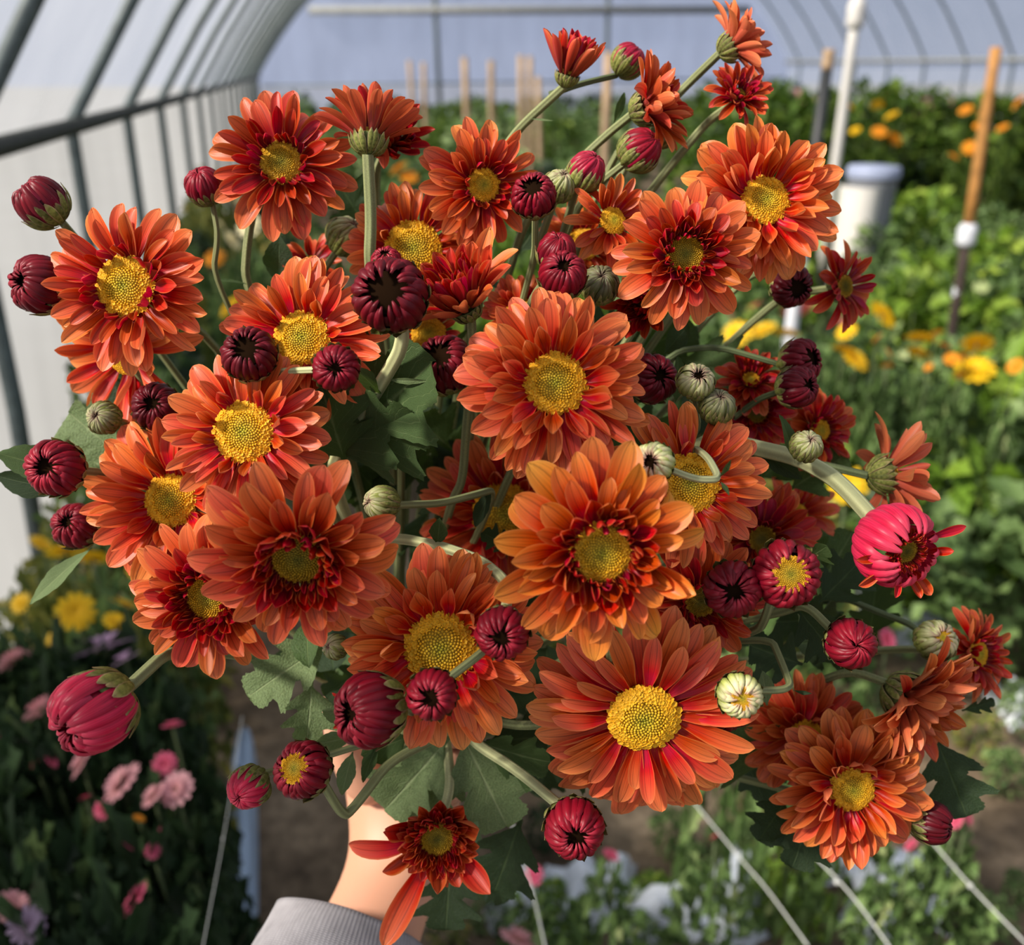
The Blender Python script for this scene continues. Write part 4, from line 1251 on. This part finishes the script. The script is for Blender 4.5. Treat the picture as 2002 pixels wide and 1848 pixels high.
bud('end_left', 485, 1540, 40, .345, (-.30, -.28, .85), 'tight', 'small pink-tipped green bud at the lower left end of its stalk', mat='pink', br=.75, green=True, srad=.0014, stem=[(525, 1520, .355), (600, 1490, .365), (690, 1462, .375), (760, 1440, .39)])
bud('bottom_round', 1123, 1620, 57, .345, (.02, -.05, 1), 'mid', 'round crimson bud with dark hollow at the end of a straight pale stem', br=1.1, srad=.0022, smat=M_STEMP, stem=[(1085, 1560, .36), (1010, 1505, .375), (930, 1455, .39)])
bud('by_hero', 1432, 1152, 54, .325, (-.1, .05, 1), 'mid', 'plum bud with green rim touching the nearest flower from the right', br=.8)
bud('gold_heart', 1536, 1122, 64, .325, (-.05, .08, 1), 'open', 'open crimson bud with yellow-olive heart right of the nearest flower', br=1.0, disc=.25, stem=[(1500, 1200, .345), (1480, 1240, .36)])
bud('right_round', 1663, 1258, 48, .335, (0, .05, 1), 'tight', 'round crimson bud with green rim right of the crossed stems', br=1.0, srad=.0017, smat=M_STEM, stem=[(1610, 1210, .345), (1575, 1180, .355), (1520, 1200, .37)])
bud('ivory', 1446, 1360, 43, .320, (-.05, .02, 1), 'mid', 'ivory and green unopened bud with yellow eye at the lower right', mat='young', br=1.12, disc=.01, green=False, srad=.0014, stem=[(1490, 1356, .332), (1550, 1350, .338), (1530, 1300, .348), (1505, 1240, .36)])
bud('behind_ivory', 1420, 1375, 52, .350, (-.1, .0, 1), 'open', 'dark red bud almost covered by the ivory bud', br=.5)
bud('right_green', 1830, 1252, 38, .400, (.1, .35, .9), 'mid', 'green unopened bud behind the burnt orange side-view flower', mat='young', br=.8, disc=.01, green=True, srad=.0014, smat=M_STEMD, stem=[(1790, 1225, .42), (1700, 1190, .43), (1640, 1165, .44)])
bud('lower_right_dark', 1820, 1607, 40, .390, (.75, .0, .55), 'mid', 'dark maroon bud behind the lowest burnt orange flower', br=.45, long=1.15)
bud('opening_top', 1043, 382, 43, .355, (-.1, .3, .92), 'open', 'bright red opening bud at the top middle with dark hollow', br=1.0, srad=.0014, stem=[(1048, 440, .375), (1045, 520, .39)])
bud('green_top', 1094, 363, 31, .375, (.25, .6, .7), 'tight', 'small green bud beside the bright red opening bud', mat='young', br=.7, green=True)
bud('pink_top', 1146, 335, 36, .375, (.45, .6, .6), 'tight', 'pink-tipped green bud above the twisted orange flower', mat='pink', br=.55, green=True, long=1.1, stem=[(1120, 385, .39), (1100, 460, .40)])
bud('slant', 1250, 294, 40, .380, (.62, .40, .6), 'tight', 'purple-tipped green bud lying among the slanting top stems', br=1.25, green=True, long=1.12, stem=[(1200, 335, .392), (1120, 400, .405)])
bud('crimson_mid', 1100, 538, 46, .340, (.02, .38, .92), 'mid', 'crimson bud directly above the middle flower', br=.95)
bud('crimson_back', 1088, 492, 38, .360, (.12, .68, .7), 'tight', 'purple-red bud with pale green calyx above the crimson bud', br=1.1, green=False, stem=[(1060, 530, .375), (1030, 600, .39)])
bud('green_dark', 1172, 557, 37, .360, (.1, .4, .9), 'tight', 'dark green closed bud beside the crimson bud above the middle flower', mat='young', br=.25, green=True)
bud('pair_upper', 1360, 746, 35, .350, (.05, .42, .9), 'mid', 'green bud with pinkish tips, upper of two right of the middle flower', mat='young', br=.8, green=True, srad=.0015, stem=[(1362, 800, .365), (1370, 860, .385)])
bud('pair_lower', 1402, 795, 34, .352, (.08, .6, .75), 'tight', 'closed dark green bud, lower of two right of the middle flower', mat='young', br=.4, green=True, srad=.0015, stem=[(1395, 850, .367), (1385, 900, .385)])
bud('small_right', 1577, 872, 30, .355, (.05, .5, .85), 'tight', 'small pale green bud with pink eye on the thick pale stem', mat='young', br=1.0, green=True, srad=.0014, hand=False, stem=[(1570, 905, .368), (1560, 915, .372)])
bud('white_bud', 1278, 905, 40, .310, (-.35, .1, .9), 'mid', 'whitish green bud peeping over a yellow-tipped petal', mat='young', br=1.35, green=False, srad=.0013, stem=[(1318, 930, .313), (1360, 938, .315), (1408, 938, .318), (1385, 895, .330), (1350, 870, .36)], smat=M_STEMP)
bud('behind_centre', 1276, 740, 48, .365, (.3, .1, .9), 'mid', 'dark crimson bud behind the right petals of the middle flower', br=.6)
bud('far_pair_up', 1566, 705, 42, .400, (.62, .1, .7), 'open', 'dusky red opening bud at the right end of a long thin stem', br=.75, srad=.0014, smat=M_STEMD, stem=[(1520, 688, .405), (1400, 676, .41), (1300, 690, .415)])
bud('far_pair_low', 1560, 757, 40, .385, (.55, .1, .8), 'mid', 'dusky crimson bud just below the dusky opening bud', br=.7, srad=.0014, smat=M_STEMD, stem=[(1515, 768, .395), (1470, 785, .41)])
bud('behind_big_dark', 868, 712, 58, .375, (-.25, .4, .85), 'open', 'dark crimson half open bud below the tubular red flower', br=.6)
bud('green_knob', 745, 984, 34, .345, (-.75, .12, .6), 'tight', 'closed green bud at the tip of a pale horizontal stalk', mat='young', br=.7, green=True, srad=.0016, stem=[(790, 990, .355), (860, 985, .365), (920, 970, .375), (975, 955, .39)])
bud('tiny_peach', 655, 1265, 24, .360, (-.5, .2, .8), 'tight', 'tiny green bud at the left tips of the peach petals', mat='young', br=.9, green=True, srad=.001)
bud('peek', 755, 512, 30, .350, (-.05, .62, .75), 'mid', 'little crimson bud peeking over the large dark bud', br=1.1)
bud('back_green', 678, 462, 38, .405, (.55, .55, .5), 'tight', 'blurred pale green bud behind the golden-disc flower', mat='young', br=.8, green=True)
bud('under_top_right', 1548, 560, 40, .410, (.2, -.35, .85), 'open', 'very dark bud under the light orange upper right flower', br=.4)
bud('behind_side_red', 1228, 118, 32, .405, (.55, .62, .4), 'tight', 'green bud behind the red side-view flower near the top', mat='pink', br=.5, green=True, smat=M_STEMD, stem=[(1180, 140, .405), (1130, 165, .402), (1075, 185, .40)], hand=False, srad=.0013)
bud('small_top', 1297, 262, 26, .400, (.4, -.2, .85), 'tight', 'tiny green bud under the red side-view flower', mat='young', br=.6, green=True)

# ------------------------------------------------------------------ leaves on their stems
L = lambda key, *a, **k: leaf_part(ITEMS[key], *a, **k)
L('big_dark', (650, 905, .385), (850, 690, .345), .78, roll=-18, bend=.10, fold=.18)
L('big_dark', (660, 890, .386), (830, 820, .352), .80, roll=20, fold=.2)
L('crimson_small', (675, 905, .375), (625, 745, .350), .95, roll=15, fold=.2, bend=.05)
L('big_dark', (745, 770, .36), (690, 715, .345), .5, roll=30, shape=LEAFN)
L('big_dark', (755, 742, .357), (840, 748, .350), .22, M_LEAFP, roll=40, shape=LEAFN)
L('crimson_small', (545, 728, .342), (462, 734, .340), .22, M_LEAF, roll=60, shape=LEAFN)
L('bottom', (900, 1430, .405), (1000, 1635, .402), .85, M_LEAFP, roll=-8, fold=.1)
L('bottom', (870, 1440, .415), (800, 1625, .415), 1.0, M_LEAFP, roll=12, fold=.15)
L('bottom', (880, 1440, .41), (740, 1600, .412), .8, M_LEAFP, roll=0, fold=.25)
L('bottom_round', (930, 1450, .40), (1085, 1500, .39), .8, M_LEAF, roll=25)
L('bottom_round', (950, 1450, .41), (1080, 1440, .41), .9, M_LEAFD, roll=-20)
L('yellow_heart', (690, 1440, .385), (605, 1460, .375), .8, M_LEAFP, roll=-20, shape=LEAFN)
L('yellow_heart', (690, 1470, .375), (665, 1560, .365), .6, M_LEAFP, roll=10, shape=LEAFN)
L('yellow_heart', (740, 1450, .385), (705, 1535, .375), .5, M_LEAF, roll=30, shape=LEAFN)
L('yellow_heart', (800, 1440, .39), (700, 1480, .38), .9, M_LEAF, roll=10, shape=LEAFN)
L('sideways', (720, 1400, .36), (625, 1395, .345), .7, M_LEAFP, roll=-30, shape=LEAFN)
L('tilted', (650, 1250, .40), (470, 1370, .385), .68, M_LEAFP, roll=15)
L('tilted', (610, 1330, .39), (600, 1460, .38), .9, M_LEAFP, roll=-25)
L('tilted', (600, 1210, .40), (600, 1310, .385), .8, M_LEAF, roll=10, shape=LEAFN)
L('left_low', (150, 930, .38), (-20, 880, .37), .6, M_LEAF, roll=20, shape=LEAFN)
L('left_low', (140, 960, .385), (-30, 930, .38), .5, M_LEAFD, roll=-20, shape=LEAFN)
L('left_back', (250, 900, .41), (120, 800, .41), .9, M_LEAFP, roll=-10)
L('left_back', (230, 930, .42), (90, 850, .42), .8, M_LEAFP, roll=15)
L('left_hidden', (180, 1070, .40), (40, 1190, .40), .3, M_LEAFP, roll=20, shape=LEAFN)
L('top_left', (545, 560, .43), (545, 455, .42), .8, M_LEAFD, roll=10, shape=LEAFN)
L('top_left', (482, 555, .405), (425, 545, .40), .3, M_LEAF, roll=50, shape=LEAFN)
L('small_right', (1555, 905, .37), (1528, 805, .355), .36, M_LEAF, roll=30, shape=LEAFN)
L('pink_open', (1480, 880, .39), (1575, 940, .375), .45, M_LEAFD, roll=0, shape=LEAFN)
L('behind_hero', (1180, 950, .36), (1170, 885, .345), .5, M_LEAF, roll=10, shape=LEAFN)
L('white_bud', (1406, 935, .318), (1432, 898, .312), .35, M_LEAF, roll=30, shape=LEAFN)
L('white_bud', (1408, 940, .318), (1428, 970, .315), .4, M_LEAF, roll=-20, shape=LEAFN)
L('green_knob', (960, 955, .385), (925, 1035, .38), .5, M_LEAFD, roll=20, shape=LEAFN)
L('over_peach', (855, 1065, .36), (860, 1012, .352), .75, M_LEAF, roll=0, shape=LEAFN)
L('over_peach', (1000, 1070, .40), (940, 1040, .39), .7, M_LEAFD, roll=10)
L('gold_heart', (1560, 1190, .37), (1640, 1290, .36), .9, M_LEAFD, roll=20)
L('gold_heart', (1560, 1100, .36), (1620, 1070, .345), .8, M_LEAF, roll=10)
L('gold_heart', (1600, 1180, .40), (1690, 1090, .40), .9, M_LEAFD, roll=-10)
L('right_round', (1570, 1300, .40), (1460, 1260, .39), .9, M_LEAFD, roll=0)
L('right_round', (1560, 1200, .38), (1600, 1270, .37), .5, M_LEAFP, roll=0, shape=LEAFN)
L('ivory', (1550, 1350, .345), (1590, 1358, .34), .35, M_LEAFD, roll=30, shape=LEAFN)
L('ivory', (1500, 1380, .36), (1492, 1310, .35), .5, M_LEAFP, roll=10, shape=LEAFN)
L('lower_right', (1830, 1440, .41), (1895, 1610, .40), .85, M_LEAFD, roll=10, fold=.1, bend=.03)
L('lower_right', (1590, 1560, .42), (1550, 1710, .41), .9, M_LEAFD, roll=-10)
L('lower_right', (1540, 1560, .42), (1480, 1650, .41), .9, M_LEAFD, roll=20)
L('right_side', (1880, 1390, .42), (1950, 1370, .415), .6, M_LEAFD, roll=20)
L('bottom', (880, 1690, .43), (870, 1830, .42), 1.1, M_LEAFD, roll=0)
L('droopy', (1020, 1600, .43), (960, 1760, .43), .9, M_LEAFD, roll=10)
L('pair_lower', (1330, 760, .40), (1420, 850, .39), .9, M_LEAFD, roll=10)
L('pair_upper', (1320, 790, .385), (1330, 690, .375), .5, M_LEAF, roll=30, shape=LEAFN)
L('maroon_edge', (1300, 690, .40), (1350, 630, .395), .8, M_LEAFD, roll=0, shape=LEAFN)
L('side_red', (1200, 240, .41), (1225, 175, .41), .4, M_LEAF, roll=30, shape=LEAFN)
L('cup_top', (1035, 232, .395), (1085, 236, .39), .10, M_LEAFP, roll=20, shape=LEAFN)
# dark leaves added inside the bunch, standing in for shade in its gaps
rg = random.Random(99)
hosts = ['centre', 'peach', 'droopy', 'left_disc', 'shaded', 'behind_hero', 'lime', 'tilted', 'below_hero', 'golden', 'dark_d', 'dull', 'back_mid', 'left_back', 'dark_b', 'lower_right']
spots = [(700, 900), (780, 830), (850, 900), (930, 880), (760, 980), (880, 780), (860, 1010), (1000, 1120), (1020, 900), (1100, 1450), (1030, 1400), (1420, 1290), (1500, 1260), (1600, 1150), (1650, 1200), (1480, 1180), (1330, 700), (1350, 830),
         (1240, 680), (680, 600), (590, 760), (720, 450), (1010, 500), (430, 760), (620, 900), (560, 1250), (640, 1190), (720, 1300), (1480, 940), (1540, 960), (1440, 1450), (1500, 1500), (1590, 1300), (1250, 880), (900, 700), (840, 600), (1060, 560),
         (700, 690), (1150, 900), (1050, 1010), (1560, 1600), (950, 1560), (1050, 1540), (960, 1690), (660, 1010), (1620, 1120), (1700, 1250), (330, 760), (1200, 640)]
spots += [(x + rg.uniform(-70, 70), y + rg.uniform(-60, 60)) for x, y in spots if 560 < x < 1560 and 560 < y < 1480]
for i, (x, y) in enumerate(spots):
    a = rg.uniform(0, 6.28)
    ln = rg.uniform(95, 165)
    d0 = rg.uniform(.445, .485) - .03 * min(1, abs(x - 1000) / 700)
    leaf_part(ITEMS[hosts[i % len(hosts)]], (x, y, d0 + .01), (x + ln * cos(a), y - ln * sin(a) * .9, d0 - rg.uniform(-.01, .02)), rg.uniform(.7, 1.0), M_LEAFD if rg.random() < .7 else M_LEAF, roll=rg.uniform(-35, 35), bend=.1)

# ------------------------------------------------------------------ arm, hand and sleeve
def skin_material():
    t = NT('skin')
    co = t.n('ShaderNodeTexCoord').outputs['Object']
    nz = t.noise(40, 4, co)
    n2 = t.noise(9, 2, co)
    c = t.mix(t.n('ShaderNodeMapRange', {0: n2, 1: .35, 2: .65}).outputs[0], (.50, .25, .15, 1), (.58, .30, .195, 1))
    p = t.n('ShaderNodeBsdfPrincipled', {'Base Color': c, 'Roughness': .5, 'Specular IOR Level': .35, 'Subsurface Weight': .15, 'Subsurface Radius': (.008, .003, .002), 'Subsurface Scale': 1.0})
    t.t.links.new(t.bump(nz, .15, .001), p.inputs['Normal'])
    t.t.links.new(p.outputs[0], t.out.inputs[0])
    return t.m


def knit_material():
    t = NT('grey_knit')
    uvv, u, v = t.uv()
    co = t.n('ShaderNodeTexCoord').outputs['Object']
    nz = t.noise(120, 4, co)
    a = t.math('SINE', t.math('MULTIPLY', u, 2 * pi * 120))
    b = t.math('SINE', t.math('ADD', t.math('MULTIPLY', v, 2 * pi * 130), t.math('MULTIPLY', a, .8)))
    h = t.math('ADD', t.math('MULTIPLY', a, .6), b)
    f = t.n('ShaderNodeMapRange', {0: h, 1: -1.6, 2: 1.6, 3: .80, 4: 1.08}).outputs[0]
    f = t.math('MULTIPLY', f, t.n('ShaderNodeMapRange', {0: nz, 1: .3, 2: .7, 3: .85, 4: 1.12}).outputs[0])
    c = t.n('ShaderNodeVectorMath', {0: (.36, .345, .36), 'Scale': f}, operation='SCALE').outputs[0]
    return t.leafy(c, .9, .15, 0, t.bump(h, .4, .0008))


M_SKIN = skin_material()
W = at(772, 1715, .505)
arm = [  # point, radius x, radius y
    (at(470, 2450, .400), .042, .040), (at(560, 2200, .425), .038, .036), (at(650, 1985, .455), .033, .030), (at(722, 1830, .482), .029, .026), (at(765, 1720, .502), .0275, .0225),
    (at(782, 1640, .512), .031, .021), (at(790, 1560, .518), .037, .021), (at(790, 1480, .522), .040, .022), (at(785, 1420, .524), .039, .021)]
verts, edges, rads = [], [], []
for i, (p, a, b) in enumerate(arm):
    verts.append(p); rads.append((a, b))
    if i: edges.append((i - 1, i))
palm_top = len(arm) - 1
# fingers curl around the stems towards the viewer's right, thumb closes over them from the left
fing = [
    [(800, 1400, .530), (860, 1375, .520), (900, 1370, .492), (880, 1372, .468), (830, 1380, .462)],
    [(805, 1450, .532), (872, 1430, .520), (912, 1428, .490), (888, 1432, .466), (832, 1440, .460)],
    [(805, 1500, .532), (868, 1488, .520), (904, 1488, .492), (882, 1494, .468), (830, 1500, .463)],
    [(800, 1548, .528), (852, 1545, .516), (884, 1548, .492), (866, 1554, .472), (826, 1558, .467)],
    [(745, 1560, .506), (695, 1500, .494), (668, 1430, .484), (662, 1375, .476), (672, 1335, .470)]]
for q, ch in enumerate(fing):
    r0 = (.0105, .0095, .0090, .0085, .0072) if q < 4 else (.0150, .0125, .0105, .0100, .0085)
    prev = None
    for j, p in enumerate(ch):
        verts.append(at(*p)); rads.append((r0[j] * (.88 if q == 3 else 1),) * 2)
        k_ = len(verts) - 1
        if prev is not None: edges.append((prev, k_))
        prev = k_
base = W.copy()
me = bpy.data.meshes.new('arm_and_hand')
me.from_pydata([v - base for v in verts], edges, [])
person = bpy.data.objects.new('person', me)
COL.objects.link(person)
person.location = base
md = person.modifiers.new('skin', 'SKIN')
md.use_smooth_shade = True
sk = me.skin_vertices[0].data
for i, (a, b) in enumerate(rads):
    sk[i].radius = (a, b)
    sk[i].use_root = False
sk[0].use_root = True
for i, ch in enumerate(fing):
    sk[len(arm) + 5 * i].use_root = True
person.modifiers.new('smooth', 'SUBSURF').levels = 2
person.modifiers['smooth'].render_levels = 2
me.materials.append(M_SKIN)
tag(person, 'bare forearm and hand in a grey knit sleeve gripping the stems', 'person')
# thumb nail and finger nails
M_NAIL = plain('nail', (.66, .38, .32), .3, .5)

# sleeve: wide knitted cuff pushed back on the forearm
cen = [at(440, 2500, .392), at(520, 2290, .412), (at(575, 2120, .428)), at(622, 1985, .442), at(660, 1880, .456), at(682, 1815, .466)]
rad = [.062, .056, .050, .046, .0425, .0385]
pts = catmull(cen, 6)
vs, fs, uv = [], [], []
inv = Matrix.Translation(-base)
n = len(pts); sides = 40
t0 = (pts[1] - pts[0]).normalized()
x = t0.orthogonal().normalized()
rings = [(i, 0.0) for i in range(n)]
outr = []
for i in range(n):
    f = i / (n - 1) * (len(rad) - 1)
    a = int(min(f, len(rad) - 2)); outr.append(rad[a] + (rad[a + 1] - rad[a]) * (f - a))
seq = [(i, 1.0) for i in range(n)] + [(n - 1, .93), (n - 2, .88), (n - 4, .86)]
frames = []
for i in range(n):
    t = (pts[min(i + 1, n - 1)] - pts[max(i - 1, 0)]).normalized()
    x = (x - t * x.dot(t)).normalized()
    frames.append((pts[i], x.copy(), t.cross(x)))
for s_, (i, m_) in enumerate(seq):
    p, fx, fy = frames[i]
    for k in range(sides):
        a = 2 * pi * k / sides
        f = i / (n - 1)
        rr = outr[i] * m_ * (1 + .030 * sin(3 * a + f * 9) * sin(f * 5) + .018 * sin(5 * a - f * 14))
        vs.append(inv @ (p + fx * (cos(a) * rr) + fy * (sin(a) * rr))); uv.append((k / sides, s_ / len(seq)))
for j in range(len(seq) - 1):
    for k in range(sides):
        a, b = j * sides + k, j * sides + (k + 1) % sides
        fs.append((a, b, b + sides, a + sides))
sl = link('sleeve', mesh('sleeve', vs, fs, knit_material(), True, uv), person)
sl['label'] = 'soft grey knit sleeve cuff'
